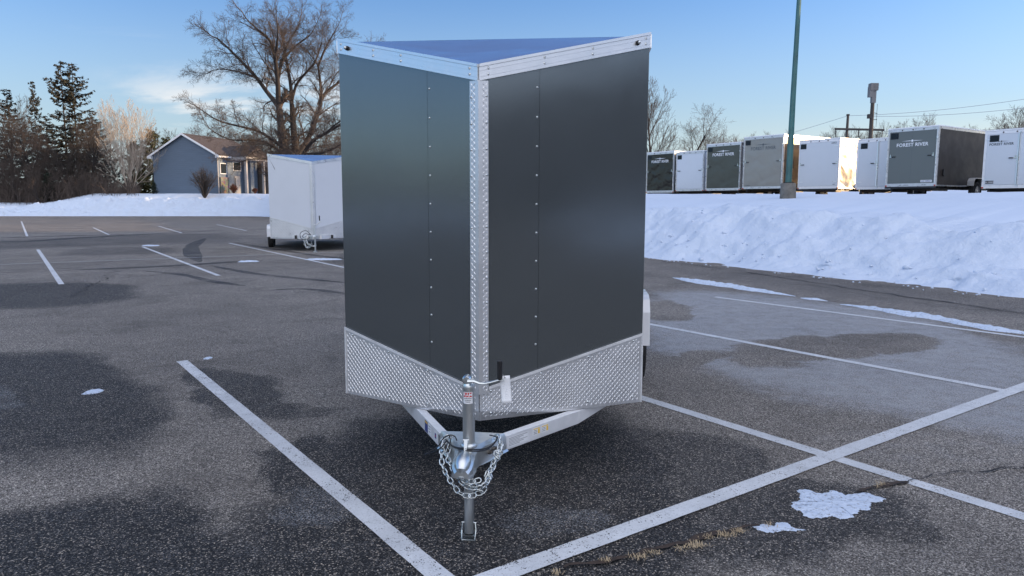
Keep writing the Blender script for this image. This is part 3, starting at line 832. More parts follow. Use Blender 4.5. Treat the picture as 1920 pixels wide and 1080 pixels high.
    # running gear
    for sg in (-1, 1):
        for yw in wheel_y:
            wheel(root, sg*(hw+.115), yw, wr, .185, sg)
        fender(root, sg*hw, sg*(hw+.215), wheel_y[0]-wr-.07, wheel_y[-1]+wr+.07, wr*2+.13, wr+.05, M['white_paint'])
    ax = MB()
    for yw in wheel_y: ax.tube([(-hw-.02,yw,wr),(hw+.02,yw,wr)], .038, 12)
    ax.build('axle', M['steel_dark'], root)

# ---- main trailer ----
MT = Vector((-.13, 4.287, 0)); MRZ = math.atan2(-.0996, .995)
main = empty('cargo_trailer', MT, MRZ, 'tall charcoal cargo trailer with a V nose, filling the middle of the picture', 'trailer')
main.rotation_euler = (0, .003, MRZ)
vnose_trailer(main, .904, .49, .42, 2.55, 2.30, 3.66, .832, .59, M['charcoal'], [2.3], .335)
MI = (Matrix.Translation(MT) @ Matrix.Rotation(MRZ, 4, 'Z')).inverted()
def loc(px, py, Y): return MI @ at(px, py, Y)

def tongue(root, nd_, zt_=.44, rails=True):
    apex = -.84
    for sg in (-1, 1):
        r = MB()
        o1, d = (Vector((.144,-.753,0)), Vector((.378,.509,0)).normalized()) if sg > 0 else (Vector((-.18,-.70,0)), Vector((-.219,.417,0)).normalized())
        n = Vector((-d.y, d.x, 0)); no_ = n if n.x*sg > 0 else -n
        a = o1 - no_*.023 - d*.06; b = o1 - no_*.023 + d*(.66 if sg > 0 else .82)
        pts = [a-n*.023, a+n*.023, b+n*.023, b-n*.023]
        r.prism([(p.x, p.y, .340) for p in pts], (0,0,.077))
        # the rail tapers up into the floor frame
        L2 = .40 if sg > 0 else .22; e_ = b + d*L2; q0_ = b - n*.023
        r.prism([(q0_.x, q0_.y, .340), (q0_.x, q0_.y, .417), (q0_.x+d.x*L2, q0_.y+d.y*L2, .417), (q0_.x+d.x*L2, q0_.y+d.y*L2, .405)], n*.046)
        rail = r.build('tongue_rail', M['frame_alu'], root, bevel=.003)
        # labels on the outer face of the rail
        no = n if (n.x*sg > 0) else -n
        def onr(u, z, o=.0275): p = a + d*u + no*(o-.0035); return Vector((p.x, p.y, lerp(.340,.417,(z-.338)/.102)))
        flip = 1 if sg > 0 else -1
        def panel(u0, u1, z0, z1, name, mat, o=.0265):
            mb = MB(); pp = [onr(u0,z0,o), onr(u1,z0,o), onr(u1,z1,o), onr(u0,z1,o)]; mb.prism(pp, no*.0006)
            return mb.build(name, mat, rail)
        if rails:
            if sg > 0:
                panel(.12, .28, .355, .420, 'data_label', M['sticker_white'])
                tx = MB()
                for k in range(6):
                    tx.prism([onr(.125,.412-k*.0098,.0272), onr(.27-.03*(k%3),.412-k*.0098,.0272), onr(.27-.03*(k%3),.4155-k*.0098,.0272), onr(.125,.4155-k*.0098,.0272)], no*.0004)
                tx.build('label_print', M['ink_grey'], rail)
                for u in (.315, .385):
                    panel(u, u+.06, .372, .425, 'warning_label', M['sticker_white'])
                    panel(u+.004, u+.056, .415, .421, 'warning_band', M['sticker_yellow'], .0272)
                    panel(u+.042, u+.056, .378, .412, 'warning_mark', M['sticker_yellow'], .0272)
                    m2 = MB()
                    for k in range(3): m2.prism([onr(u+.006,.382+k*.011,.0272), onr(u+.036,.382+k*.011,.0272), onr(u+.036,.385+k*.011,.0272), onr(u+.006,.385+k*.011,.0272)], no*.0004)
                    m2.build('label_print', M['ink'], rail)
            else:
                panel(.10, .15, .362, .42, 'emblem_label', M['sticker_white'])
                panel(.112, .138, .372, .41, 'emblem_print', M['ink_blue'], .0272)
                panel(.118, .132, .386, .396, 'emblem_mark', M['sticker_red'], .0276)
                panel(.215, .27, .35, .425, 'instruction_label', M['sticker_white'])
                for zz in (.37, .39, .41): panel(.225, .26, zz, zz+.004, 'label_print', M['ink'], .0272)
                panel(.28, .34, .345, .428, 'caution_label', M['ink_blue'])
                panel(.285, .335, .41, .424, 'caution_band', M['sticker_yellow'], .0272)
                panel(.045, .065, .36, .425, 'harness_plug', M['black_plastic'], .028)
    # coupler
    cp = MB()
    secs = [(-.725,.176,.342,.424,.434,.92),(-.79,.140,.342,.426,.438,.88),(-.88,.100,.344,.432,.444,.82),(-.95,.072,.350,.438,.450,.74),(-1.00,.056,.360,.440,.452,.66),(-1.05,.052,.366,.440,.452,.60),(-1.12,.051,.370,.432,.448,.58),(-1.175,.047,.372,.418,.434,.60),(-1.203,.032,.376,.402,.410,.6)]
    for (y, w_, z0, z1, z2, k) in secs:
        for (x_, z_) in ((-w_*1.06, z0), (-w_, z0+.010), (-w_*.97, z1-.006), (-w_*k, z2), (0, z2+.002), (w_*k, z2), (w_*.97, z1-.006), (w_, z0+.010), (w_*1.06, z0)):
            cp.v.append((x_+interp([(-1.2,.022),(-.7,-.002)], y), y, z_))
    ns = 9
    for i in range(len(secs)-1):
        for k in range(ns-1): a = i*ns+k; cp.face([a, a+1, a+ns+1, a+ns])
        cp.face([i*ns+ns-1, i*ns, i*ns+ns, i*ns+2*ns-1])
    cp.face([(len(secs)-1)*ns+k for k in range(ns)]); cp.face([k for k in range(ns)][::-1])
    co = cp.build('coupler', M['galv'], root, smooth=True, auto=28)
    dm = MB(); n = 14
    dm.tube([(.022,-1.085,.440),(.022,-1.10,.442),(.022,-1.125,.440),(.022,-1.155,.434),(.022,-1.185,.424),(.022,-1.200,.412),(.022,-1.206,.402)], [.014,.026,.034,.037,.034,.024,.006], 18)
    dm.tube([(x+.022, y+.07, z) for x, y, z in ((-.036,-1.13,.385),(-.050,-1.19,.380),(-.040,-1.25,.380),(0,-1.277,.380),(.040,-1.25,.380),(.050,-1.19,.380),(.036,-1.13,.385))], .006, 8)
    dm.build('ball_socket', M['galv'], co, smooth=True, auto=40)
    for sg in (-1, 1):
        for yy in (-.835, -.885):
            bl = MB(); wx = interp([(-.88,.100),(-.79,.140)], yy)+sg*.004
            bl.tube([(sg*(wx-.003), yy, .392), (sg*(wx+.010), yy-.007, .392)], .0125, 6); bl.tube([(sg*(wx+.008), yy-.005, .392), (sg*(wx+.019), yy-.011, .392)], .0065, 8)
            bl.build('bolt', M['bolt_steel'], co)
    lv = MB(); lvx = .020
    lv.prism([(-.009,-1.055,.505),(.009,-1.055,.505),(.006,-1.070,.452),(-.006,-1.070,.452)], (0,-.006,.003))
    lv.tube([(-.0,-1.04,.45),(0,-1.06,.49)], .007, 8); lv.tube([(-.015,-1.055,.505),(.015,-1.055,.505)], .004, 8)
    lv.v = [(x+lvx, y+.0, z) for x, y, z in lv.v]; lv.build('latch_lever', M['galv'], co)
    # jack
    jx, jy = .026, -1.01
    jk = empty('jack', (0,0,0)); jk.parent = root
    ot = MB(); ot.lathe([(.001,.757),(.0285,.757),(.0300,.752),(.0300,.744),(.0285,.742),(.0285,.478),(.036,.476),(.040,.470),(.040,.460)], (jx,jy,0), 'Z', 28)
    ot.build('outer_tube', M['galv'], jk, smooth=True, auto=35)
    it = MB(); it.lathe([(.026,.47),(.026,.395),(.0235,.392),(.0235,.035)], (jx,jy,0), 'Z', 24)
    it.build('inner_tube', M['galv'], jk, smooth=True, auto=35)
    ft = MB(); ft.box(jx-.027, jx+.027, jy-.024, jy+.024, .024, .030)
    ft.tube([(jx-.03,jy-.004,.085),(jx-.034,jy-.012,.05),(jx-.031,jy-.03,.008),(jx+.031,jy-.03,.008),(jx+.034,jy-.012,.05),(jx+.03,jy-.004,.085)], .004, 7)
    ft.prism([(jx-.028,jy-.030,.0015),(jx+.028,jy-.030,.0015),(jx+.028,jy+.03,.0015),(jx-.028,jy+.03,.0015)], (0,0,.006))
    ft.tube([(jx-.036,jy-.003,.085),(jx+.036,jy-.003,.085)], .0035, 8)
    ft.build('foot', M['zinc'], jk)
    return jk, (jx, jy)
jk, (jx, jy) = tongue(main, .49)
# crank on top of the jack
gk = MB(); gk.lathe([(.001,-.024),(.016,-.023),(.0225,-.014),(.0225,.010),(.015,.018),(.001,.019)], (jx-.006,jy-.004,.783), 'Y', 22)
gk.tube([(jx-.004,jy-.004,.752),(jx-.004,jy-.004,.775)], [.024,.018], 16)
gk.build('crank_hub', M['zinc'], jk, smooth=True, auto=40)
ca = MB(); yy = jy-.022
P_ = [(jx+.0,yy,.780),(jx+.03,yy,.781),(jx+.055,yy-.002,.772),(jx+.08,yy-.004,.771),(jx+.11,yy-.008,.779),(jx+.145,yy-.010,.790),(jx+.168,yy-.012,.793)]
ca.tube(P_, [.019,.017,.0135,.012,.0115,.010,.010], 10, flat=.5)
ca.build('crank_arm', M['zinc'], jk, smooth=True, auto=50)
gr = MB(); gx = jx+.150; gy = yy-.012
n = 24; prof = []
for (zz, rr) in ((.797,.0115),(.800,.0125),(.868,.0125),(.872,.0128),(.880,.0128),(.883,.010)):
    for k in range(n): a = 2*math.pi*k/n; r_ = rr*(1-.07*(k % 2)); gr.v.append((gx+r_*math.cos(a), gy+r_*math.sin(a), zz))
for i in range(5):
    for k in range(n): l = (k+1) % n; gr.face([i*n+k, i*n+l, (i+1)*n+l, (i+1)*n+k])
gr.face([5*n+k for k in range(n)]); gr.face([k for k in range(n)][::-1])
gr.build('crank_grip', M['black_plastic'], jk)
# jack sticker (wrapped round the tube)
def wrap(mb, a0, a1, z0, z1, r, m=8):
    i0 = len(mb.v)
    for i in range(m+1):
        a = lerp(a0, a1, i/m)
        for z in (z0, z1): mb.v.append((jx+r*math.sin(a), jy-r*math.cos(a), z))
    for i in range(m): k = i0+2*i; mb.face([k, k+2, k+3, k+1])
stk = MB(); wrap(stk, -.85, .85, .672, .728, .0289); so = stk.build('jack_label', M['sticker_white'], jk)
rd = MB(); wrap(rd, -.76, .76, .704, .725, .0291); rd.build('label_band', M['sticker_red'], so)
def onj(u, v, z0=.7145, r=.0293): a = u/r; return (jx+r*math.sin(a), jy-r*math.cos(a), z0+v)
tx = MB(); tx.text('RAM', .0215, onj, bold=.0006); tx.build('label_lettering', M['letter_white'], so)
tl = MB()
for k, hw_ in enumerate((.62,.55,.4)): wrap(tl, -hw_, hw_, .696-.008*k, .6985-.008*k, .0291)
tl.build('label_print', M['ink'], so)

# safety chains
def catmull(W, step):
    P = []
    for k in range(len(W)-1):
        p0 = W[max(k-1,0)]; p1 = W[k]; p2 = W[k+1]; p3 = W[min(k+2,len(W)-1)]
        for i in range(40):
            t_ = i/40
            P.append(.5*((2*p1)+(p2-p0)*t_+(2*p0-5*p1+4*p2-p3)*t_*t_+(3*p1-p0-3*p2+p3)*t_**3))
    P.append(W[-1]); out = [P[0]]; acc = 0
    for a, b in zip(P, P[1:]):
        acc += (b-a).length
        if acc >= step: out.append(b); acc = 0
    return out
def chain(parent, W, L=.034, Wd=.0215, r=.0036, seed=0):
    rg = random.Random(seed); pts = catmull(W, L*.80); mb = MB()
    for i in range(len(pts)-1):
        a, b = pts[i], pts[i+1]; d = (b-a).normalized(); c = (a+b)/2
        ref = Vector((0,-1,0)) if i % 2 else Vector((1,0,.2))
        x = d.cross(ref)
        if x.length < .05: x = d.orthogonal()
        x.normalize(); x = Matrix.Rotation(rg.uniform(-.45,.45), 3, d) @ x
        hl = L/2-Wd/2+.001; path = []
        for k in range(7): t_ = -math.pi/2+math.pi*k/6; path.append(c+d*(hl+math.cos(t_)*Wd*.5)+x*math.sin(t_)*Wd*.5)
        for k in range(7): t_ = math.pi/2+math.pi*k/6; path.append(c+d*(-hl+math.cos(t_)*Wd*.5)+x*math.sin(t_)*Wd*.5)
        mb.tube(path, r, 6, closed=True)
    return mb.build('safety_chain', M['zinc'], parent, smooth=True)
chain(main, [loc(*p) for p in ((846,824,3.43),(834,826,3.40),(828,845,3.37),(829,872,3.32),(840,895,3.27),(852,912,3.23),(862,925,3.21),(880,930,3.205),(900,926,3.21))], seed=1)
chain(main, [loc(*p) for p in ((845,832,3.40),(838,850,3.36),(842,868,3.31),(852,885,3.26),(864,898,3.215),(882,903,3.20),(900,900,3.215))], seed=2)
chain(main, [loc(*p) for p in ((926,820,3.45),(935,818,3.42),(937,838,3.39),(933,856,3.36),(925,872,3.32),(919,890,3.28),(912,905,3.24),(898,915,3.21),(884,908,3.20),(872,902,3.205))], seed=3)
chain(main, [loc(*p) for p in ((931,822,3.44),(938,832,3.41),(940,846,3.38),(929,860,3.36),(920,880,3.29),(914,898,3.24),(908,918,3.22),(898,926,3.215),(886,922,3.21))], seed=4)
chain(main, [loc(*p) for p in ((862,903,3.195),(874,912,3.195),(888,916,3.19),(902,913,3.195),(913,904,3.22),(919,894,3.25))], seed=5)
chain(main, [loc(*p) for p in ((826,826,3.42),(834,820,3.42),(845,818,3.42),(852,824,3.42))], L=.028, seed=6)
chain(main, [loc(*p) for p in ((938,850,3.36),(930,846,3.36),(931,858,3.35),(940,860,3.35))], L=.028, seed=7)
hk = MB(); hk.tube([loc(914,880,3.26), loc(917,890,3.25), loc(915,902,3.25), loc(910,904,3.25), loc(908,893,3.25), loc(912,882,3.26)], .004, 7); hk.build('safety_hook', M['zinc'], main, smooth=True)
cb = MB()
for W in ([(856,826,3.38),(852,818,3.40),(842,816,3.40),(830,823,3.40),(820,838,3.40),(800,850,3.40),(795,853,3.40),(812,848,3.38),(828,838,3.36),(838,824,3.38)],
          [(836,824,3.37),(848,836,3.30),(868,841,3.225),(890,843,3.23),(912,840,3.29),(926,830,3.38),(931,820,3.42),(915,815,3.46)],
          [(838,828,3.37),(850,838,3.30),(870,844,3.222),(892,846,3.225),(914,842,3.29),(929,828,3.38),(932,818,3.42)],
          [(842,818,3.41),(844,828,3.38),(838,842,3.38),(822,850,3.39),(803,855,3.40)]):
    cb.tube(catmull([loc(*p) for p in W], .012), .0032, 7)
cb.build('breakaway_cable', M['black_plastic'], main, smooth=True)
# wiring stub and mud flap seen at the far left bottom corner
ms = MB(); ms.box(-.935, -.917, .35, .37, .40, .66); ms.tube([(-.93,.36,.62),(-.955,.36,.60),(-.955,.36,.56)], .006, 8); ms.build('door_stay', M['black_plastic'], main)
# the smear on the right guard: thin wiped patch
# paper tag hung on the crank
tg = MB(); rgp = MI.inverted()
def tg_pt(u, v):  # u 0..1 across, v 0..1 down
    px = lerp(lerp(937,956,u), lerp(941,960,u), v); py = lerp(705, 757, v) - 1.2*u
    return at(px, py, 3.235 + .012*math.sin(v*2.4) + .004*u)
o0 = tg_pt(.5, 0)
for j in range(9):
    for i in range(5): tg.v.append(tuple(tg_pt(i/4, j/8)-o0))
for j in range(8):
    for i in range(4): a = j*5+i; tg.face([a, a+1, a+6, a+5])
tgo = tg.build('paper_tag', M['paper'], loc=o0, smooth=True)
sd = tgo.modifiers.new('Solidify', 'SOLIDIFY'); sd.thickness = .0006
tag(tgo, 'blank white paper tag hanging from the jack crank handle', 'tag')
hl = MB(); c_ = tg_pt(.5,.07)-o0; hl.tube([c_+Vector((0,-.003,0)), c_+Vector((0,-.0012,0))], .0026, 10); hl.build('tag_hole', M['ink'], tgo)
hs = MB(); hs.tube([c_+Vector((0,-.003,.001)), c_+Vector((-.004,-.004,.010)), c_+Vector((-.012,.004,.016))], .0008, 5); hs.build('tag_string', M['ink_grey'], tgo)
rgx = random.Random(3); ink = MB()
for j in range(11):
    u0 = rgx.uniform(.15,.5); v0 = .2+j*.06; u1 = u0+rgx.uniform(.06,.3)
    a, b = tg_pt(u0, v0)-o0, tg_pt(u1, v0+.01)-o0
    ink.tube([a+Vector((0,-.0012,0)), (a+b)/2+Vector((0,-.0012,.0015)), b+Vector((0,-.0012,0))], .00035, 4)
ink.build('pencil_marks', simple('faint_pencil', (.50,.52,.55), .8), tgo)

# ---- white trailer behind ----
WP = at(592, 440, 24.3); WPz = Vector((-6.73, 24.5, 0))
white = empty('white_trailer', WPz, R(15.0), 'white V nose trailer parked behind on the left, half hidden by the charcoal one', 'trailer')
vnose_trailer(white, 1.41, .72, .41, 3.20, 2.93, 6.0, 1.12, .74, M['white_skin'], [2.0, 2.9], .34, seams=False, plate_mat_right=M['plate'], screws=False, strip_w=.09, barp=.05)
tt = MB()
for sg in (-1, 1):
    tt.prism([(sg*.18,-1.15,.42),(sg*.24,-1.15,.42),(sg*.86,-.1,.42),(sg*.78,-.1,.42)], (0,0,.12))
tt.box(-.62, .62, -.62, -.54, .40, .54)
tt.build('tongue_rail', M['frame_alu'], white)
tc = MB(); tc.prism([(-.18,-1.1,.44),(.18,-1.1,.44),(.05,-1.5,.44),(-.05,-1.5,.44)], (0,0,.09)); tc.lathe([(.001,.05),(.03,.04),(.045,0),(.045,-.05)], (0,-1.47,.52), 'Z', 14); tc.build('coupler', M['galv'], white)
tj = MB(); tj.cyl((.03,-1.18,.45), .034, .42, 16); tj.cyl((.03,-1.18,.03), .027, .45, 14); tj.cyl((.03,-1.18,0), .07, .03, 12)
tj.tube([(.03,-1.2,.88),(.10,-1.22,.90),(.24,-1.22,1.0)], .012, 8)
tjo = tj.build('jack', M['galv'], white); tg2 = MB(); tg2.tube([(.19,-1.23,1.02),(.19,-1.23,1.18)], .02, 10); tg2.build('crank_grip', M['black_plastic'], tjo)
chain(white, [Vector(p) for p in ((-.22,-1.1,.55),(-.30,-1.15,.4),(-.28,-1.2,.22),(-.2,-1.25,.16),(-.1,-1.3,.22),(-.08,-1.35,.36))], .07, .045, .008, 7)
chain(white, [Vector(p) for p in ((-.2,-1.12,.5),(-.24,-1.2,.38),(-.2,-1.25,.28),(-.12,-1.3,.24),(0,-1.3,.2),(.05,-1.25,.25))], .07, .045, .008, 8)
cw = MB(); cw.tube(catmull([Vector(p) for p in ((-.10,-1.1,.56),(-.25,-1.15,.70),(-.42,-1.15,.62),(-.40,-1.15,.45),(-.22,-1.2,.42),(-.12,-1.25,.52))], .03), .010, 7); cw.tube(catmull([Vector(p) for p in ((-.12,-1.1,.56),(-.28,-1.12,.60),(-.36,-1.12,.50),(-.25,-1.12,.44))], .03), .010, 7)
cw.build('wiring_cable', M['black_plastic'], white, smooth=True)
fb = MB()
for sg in (-1, 1): fb.box(sg*.55-.07, sg*.55+.07, -.64, -.621, .41, .53)
fb.build('frame_end', M['steel_dark'], white)
# slim dark scratch decal near the top left
Ls_ = math.hypot(1.41,.72); sc_ = MB()
def FLw(s, z, o=0.0): return Vector((-1.41 + 1.41/Ls_*s - .72/Ls_*o, -.72/Ls_*s - 1.41/Ls_*o, z))
sc_.prism([FLw(.06,3.05,.003), FLw(.17,2.86,.003), FLw(.26,2.66,.003), FLw(.24,2.74,.003), FLw(.15,2.88,.003)], FLw(0,0,.002)-FLw(0,0,0))
sc_.build('scratch_mark', M['ink'], white)

# ---- row of trailers seen from behind ----
LX = Vector((.574,-.819,0)); LY = Vector((.819,.574,0)); ROWRZ = math.atan2(-.819,.574)
ZG = 1.68
def rear_trailer(xl, xr, Yl, ytop, ybot, L, rear, side, label, kind='ramp', logo=None, logomat='letter_white', frame='silver_white', window=True, base=None, small=None, wheels=True, drz=0.0, h_extra=0, roofline='alu', logo_pos=(0,.80), logo_size=None, emblem=True, crinkle=False, dark_base=False):
    X0 = (xl-960)/1357.5*Yl; k = (xr-960)/1357.5
    w = (k*Yl-X0)/(.574+.819*k)
    zt = CAMZ + (382-ytop)/1352*Yl; zb = CAMZ + (382-ybot)/1352*Yl
    c = Vector((X0, Yl, 0)) + LX*(w/2)
    root = empty('parked_trailer', (c.x, c.y, ZG), ROWRZ+drz, label, 'trailer', 'enclosed trailers parked in a row above the snow bank')
    hw = w/2; zt -= ZG; zb -= ZG; H = zt-zb
    fm = M[frame]
    bd = MB(); pts = [(-hw,.02,zb),(hw,.02,zb),(hw,L,zb),(0,L+.45,zb),(-hw,L,zb)]
    r_ = .10
    prof = [(hw, zb+.02), (hw, zt-.03)]
    bd.prism(pts, (0,0,zt-zb-.05)); bd.build('body', side, root)
    rf = MB(); rf.prism([(-hw-.015,-.012,zt-.05),(hw+.015,-.012,zt-.05),(hw+.015,L,zt-.05),(0,L+.47,zt-.05),(-hw-.015,L,zt-.05)], (0,0,.05))
    rf.build('roof', M['white_paint'], root, bevel=.012)
    fr = MB(); pw = .075 if kind != 'plain' else .04
    fr.box(-hw-.004, -hw+pw, -.012, .021, zb, zt-.052); fr.box(hw-pw, hw+.004, -.012, .021, zb, zt-.052)
    fr.box(-hw+pw, hw-pw, -.010, .021, zt-.15, zt-.053); fr.box(-hw+pw, hw-pw, -.010, .021, zb+.0, zb+.12)
    fr.build('rear_frame', fm, root, bevel=.004)
    if dark_base:
        b = MB(); b.box(-hw-.006, hw+.006, -.03, .02, zb-.07, zb-.002); b.build('bumper', M['steel_dark'], root)
    d0, d1, z0, z1 = -hw+pw+.004, hw-pw-.004, zb+.125, zt-.155
    doors = []
    if kind in ('ramp', 'plain'):
        d_ = MB(); d_.box(d0, d1, -.018, .0, z0, z1); dr = d_.build('rear_door', rear, root, bevel=.003); doors.append(dr)
    else:
        mid = hw*.10
        d_ = MB(); d_.box(d0, mid-.012, -.018, .0, z0, z1); dr = d_.build('rear_door', rear, root, bevel=.003)
        d2 = MB(); d2.box(mid+.012, d1, -.018, .0, z0, z1); d2.build('rear_door', rear, root, bevel=.003); doors.append(dr)
        lb = MB(); lb.box(mid-.05, mid-.005, -.032, -.019, z0, z1); lb.tube([(mid+.02,-.03,z0-.05),(mid+.02,-.03,z1+.05)], .012, 8)
        for zz in (z0-.03, z1+.03): lb.box(mid-.0, mid+.05, -.045, -.012, zz-.02, zz+.02)
        lb.build('lock_bar', M['alu'], root)
    if kind == 'ramp':
        for sg in (-1, 1):      # hinge / latch bars at both sides
            lb = MB(); xx = sg*(hw-pw*.45); lb.tube([(xx,-.028,z0+.03),(xx,-.028,z1-.05)], .016, 8)
            for zz in (.15, .5, .86): lb.box(xx-.028, xx+.028, -.04, -.012, lerp(z0,z1,zz)-.03, lerp(z0,z1,zz)+.03)
            lb.build('latch_bar', M['alu'], root)
    else:
        for zz in (.10, .90):
            for sg in (-1, 1):
                hg = MB(); z_ = lerp(z0, z1, zz); xa = sg*(hw-pw*.2); hg.box(min(xa, xa-sg*.26), max(xa, xa-sg*.26), -.026, -.019, z_-.014, z_+.014); hg.tube([(xa,-.026,z_-.03),(xa,-.026,z_+.03)], .014, 8)
                hg.build('hinge', M['alu'], root)
    hs = (-1, 1) if kind != 'barn' else (0,)
    for sg in hs:
        zz = lerp(z0, z1, .52 if kind != 'plain' else .5); xx = sg*(hw-pw-.07) if sg else hw*.10-.10
        hd = MB(); dirn = -sg if sg else -1
        hd.tube([(xx,-.035,zz),(xx+dirn*.05,-.04,zz)], .010, 8); hd.box(xx-.03, xx+.03, -.032, -.019, zz-.02, zz+.02)
        hd.box(xx-.012, xx+.012, -.034, -.019, zz, zz+.10)
        h1 = hd.build('door_handle', M['zinc'], root)
        g = MB(); g.tube([(xx+dirn*.05,-.04,zz),(xx+dirn*.19,-.045,zz+.004)], .017, 8); g.build('handle_grip', M['black_plastic'], h1)
    if window:
        wx0 = d0+.03 if kind != 'barn' else d0+.08; ww = .30 if H > 1.9 else .27
        wn = MB(); wn.box(wx0, wx0+ww, -.026, -.019, z1-.24-.02, z1-.03); wo = wn.build('window_frame', M['black_plastic'], root, bevel=.004)
        gl = MB(); gl.box(wx0+.02, wx0+ww-.02, -.029, -.0265, z1-.24, z1-.05); gl.build('window_pane', M['glass'], wo)
    for sg in (-1, 0, 1):
        ml = MB(); ml.lathe([(.001,-.03),(.014,-.028),(.022,-.016),(.024,0)], (sg*hw*.42,-.012,zt-.10), 'Y', 12); ml.build('marker_light', M['amber_lens'], root, smooth=True)
    for sg in (-1, 1):
        tl_ = MB(); tl_.box(sg*(hw-.03)-.03, sg*(hw-.03)+.03, -.022, -.0125, zb+.01, zb+.055); tl_.build('tail_light', M['red_lens'], root)
    face = -.0195
    def onf(cx, cz): return lambda u, v: (cx+u, face, cz+v)
    zlogo = lerp(z0, z1, logo_pos[1]); xlogo = logo_pos[0]*hw
    if logo:
        sz = logo_size or w*.095
        t_ = MB(); t_.text(logo, sz, onf(xlogo, zlogo), bold=.004, spacing=1.05); lo = t_.build('lettering', M[logomat], root)
        if emblem:
            e = MB(); ez = zlogo+sz*.85; e.tube([(xlogo, face, ez), (xlogo, face-.002, ez)], sz*.25, 14)
            for sg in (-1, 1): e.prism([(xlogo+sg*sz*.35, face, ez-sz*.07), (xlogo+sg*sz*2.2, face, ez-sz*.02), (xlogo+sg*sz*.35, face, ez+sz*.10)], (0,-.002,0))
            e.build('emblem', M[logomat], lo)
    for (txt, sx, sz_, size, mt) in (small or []):
        t_ = MB(); t_.text(txt, size, onf(sx*hw, lerp(z0, z1, sz_)), bold=.002); t_.build('small_lettering', M[mt], root)
    # stickers along the bottom sill
    if kind == 'ramp':
        rgz = random.Random(int(xl)); sk = MB()
        for _ in range(7):
            xx = rgz.uniform(d0+.1, d1-.2); sk.prism([(xx,-.0105,zb+.04),(xx+rgz.uniform(.06,.2),-.0105,zb+.045),(xx+.1,-.0105,zb+.07)], (0,-.0015,0))
        sk.build('scuff_marks', M['ink_grey'], root)
    tr = MB(); tr.box(hw+.001, hw+.014, .02, L, zt-.13, zt-.052); tr.box(-hw-.014, -hw-.001, .02, L, zt-.13, zt-.052); tr.box(hw+.001, hw+.012, .022, L, zb, zb+.05)
    tr.box(hw+.001, hw+.012, .022, .06, zb+.05, zt-.13)
    tr.build('edge_trim', M['alu'] if roofline == 'alu' else side, root)
    uf = MB(); uf.box(-hw+.15, -hw+.22, .1, L+.2, zb-.12, zb-.001); uf.box(hw-.22, hw-.15, .1, L+.2, zb-.12, zb-.001)
    for kx in range(5): uf.box(-hw+.03, hw-.03, .3+kx*.7, .36+kx*.7, zb-.06, zb-.001)
    uf.build('underframe', M['steel_dark'], root)
    return root, hw, zb, zt, L
def gear(T, ywh, wr=.33, wide=.17, mat='white_paint', dark=False):
    root, hw, zb, zt, L = T
    for sg in (-1, 1):
        for y in ywh: wheel(root, sg*(hw+.10), y, wr, wide, sg)
        fender(root, sg*hw, sg*(hw+.22), ywh[0]-wr-.10, ywh[-1]+wr+.10, wr*2+.15, zb+.04, M[mat])
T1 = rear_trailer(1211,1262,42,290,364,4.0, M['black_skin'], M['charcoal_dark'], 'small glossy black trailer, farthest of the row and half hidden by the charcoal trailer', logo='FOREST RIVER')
gear(T1, [2.0])
T2 = rear_trailer(1266,1318,40,289,361,3.4, M['white_skin'], M['white_skin'], 'small white trailer with a dented plain door, between the black and the olive grey ones')
gear(T2, [1.8])
T3 = rear_trailer(1322,1386,38,275,360,4.6, M['olive_skin'], M['white_skin'], 'dark olive grey trailer with white letters, left neighbour of the taller beige trailer', logo='FOREST RIVER')
gear(T3, [2.2])
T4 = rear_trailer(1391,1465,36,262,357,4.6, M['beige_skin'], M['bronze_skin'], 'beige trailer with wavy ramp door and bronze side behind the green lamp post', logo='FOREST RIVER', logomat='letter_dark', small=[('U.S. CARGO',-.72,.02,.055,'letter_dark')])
gear(T4, [3.2])
T5 = rear_trailer(1494,1570,34,268,357,3.0, M['white_skin'], M['white_gloss'], 'white trailer whose right side flashes gold in the low sun, right of the lamp post', kind='plain', frame='white_paint', small=[('AERO',.72,.965,.10,'letter_dark'),('AERO',.8,.03,.045,'letter_dark')], dark_base=True, drz=R(-1.0))
gear(T5, [4.2-2.2])
T6 = rear_trailer(1602,1676,31,266,358,2.4, M['white_skin'], M['white_skin'], 'narrow white trailer with two barn doors and lock bar, left of the grey one', kind='barn', frame='white_paint')
gear(T6, [1.3])
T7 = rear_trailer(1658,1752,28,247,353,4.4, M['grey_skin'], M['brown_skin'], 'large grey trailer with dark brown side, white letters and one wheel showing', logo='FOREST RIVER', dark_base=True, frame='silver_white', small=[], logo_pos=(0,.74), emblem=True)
gear(T7, [2.95], .36, .2, 'silver_white')
r7, hw7, zb7, zt7, L7 = T7
sp = MB(); sp.box(hw7*.42, hw7*.85, -.0215, -.0185, zb7+.15, zb7+.23); so7 = sp.build('maker_plate', M['sticker_white'], r7)
sp = MB(); sp.text('U.S. CARGO', .062, lambda u, v: (hw7*.635+u, -.0222, zb7+.19+v), bold=.002); sp.build('plate_lettering', M['ink_blue'], so7)
sp = MB(); sp.box(-.001, .001, -.0188, -.0182, zb7+.13, zt7-.16)
sp.build('door_seam', M['ink'], r7)
sp = MB(); sp.prism([(hw7+.001,.42,zb7+.42),(hw7+.001,.50,zb7+.36),(hw7+.001,.56,zb7+.48),(hw7+.001,.52,zb7+.60),(hw7+.001,.44,zb7+.62)], (.05,0,0)); sp.build('side_vent', M['black_plastic'], r7)
T8 = rear_trailer(1838,1960,26,250,356,4.6, M['white_skin'], M['white_skin'], 'big white barn door trailer with dark letters, at the right edge of the picture', kind='barn', frame='white_paint', logo='FOREST RIVER', logomat='letter_dark', logo_pos=(-.46,.80), logo_size=.115)
gear(T8, [2.4, 3.2])
r8, hw8, zb8, zt8, L8 = T8
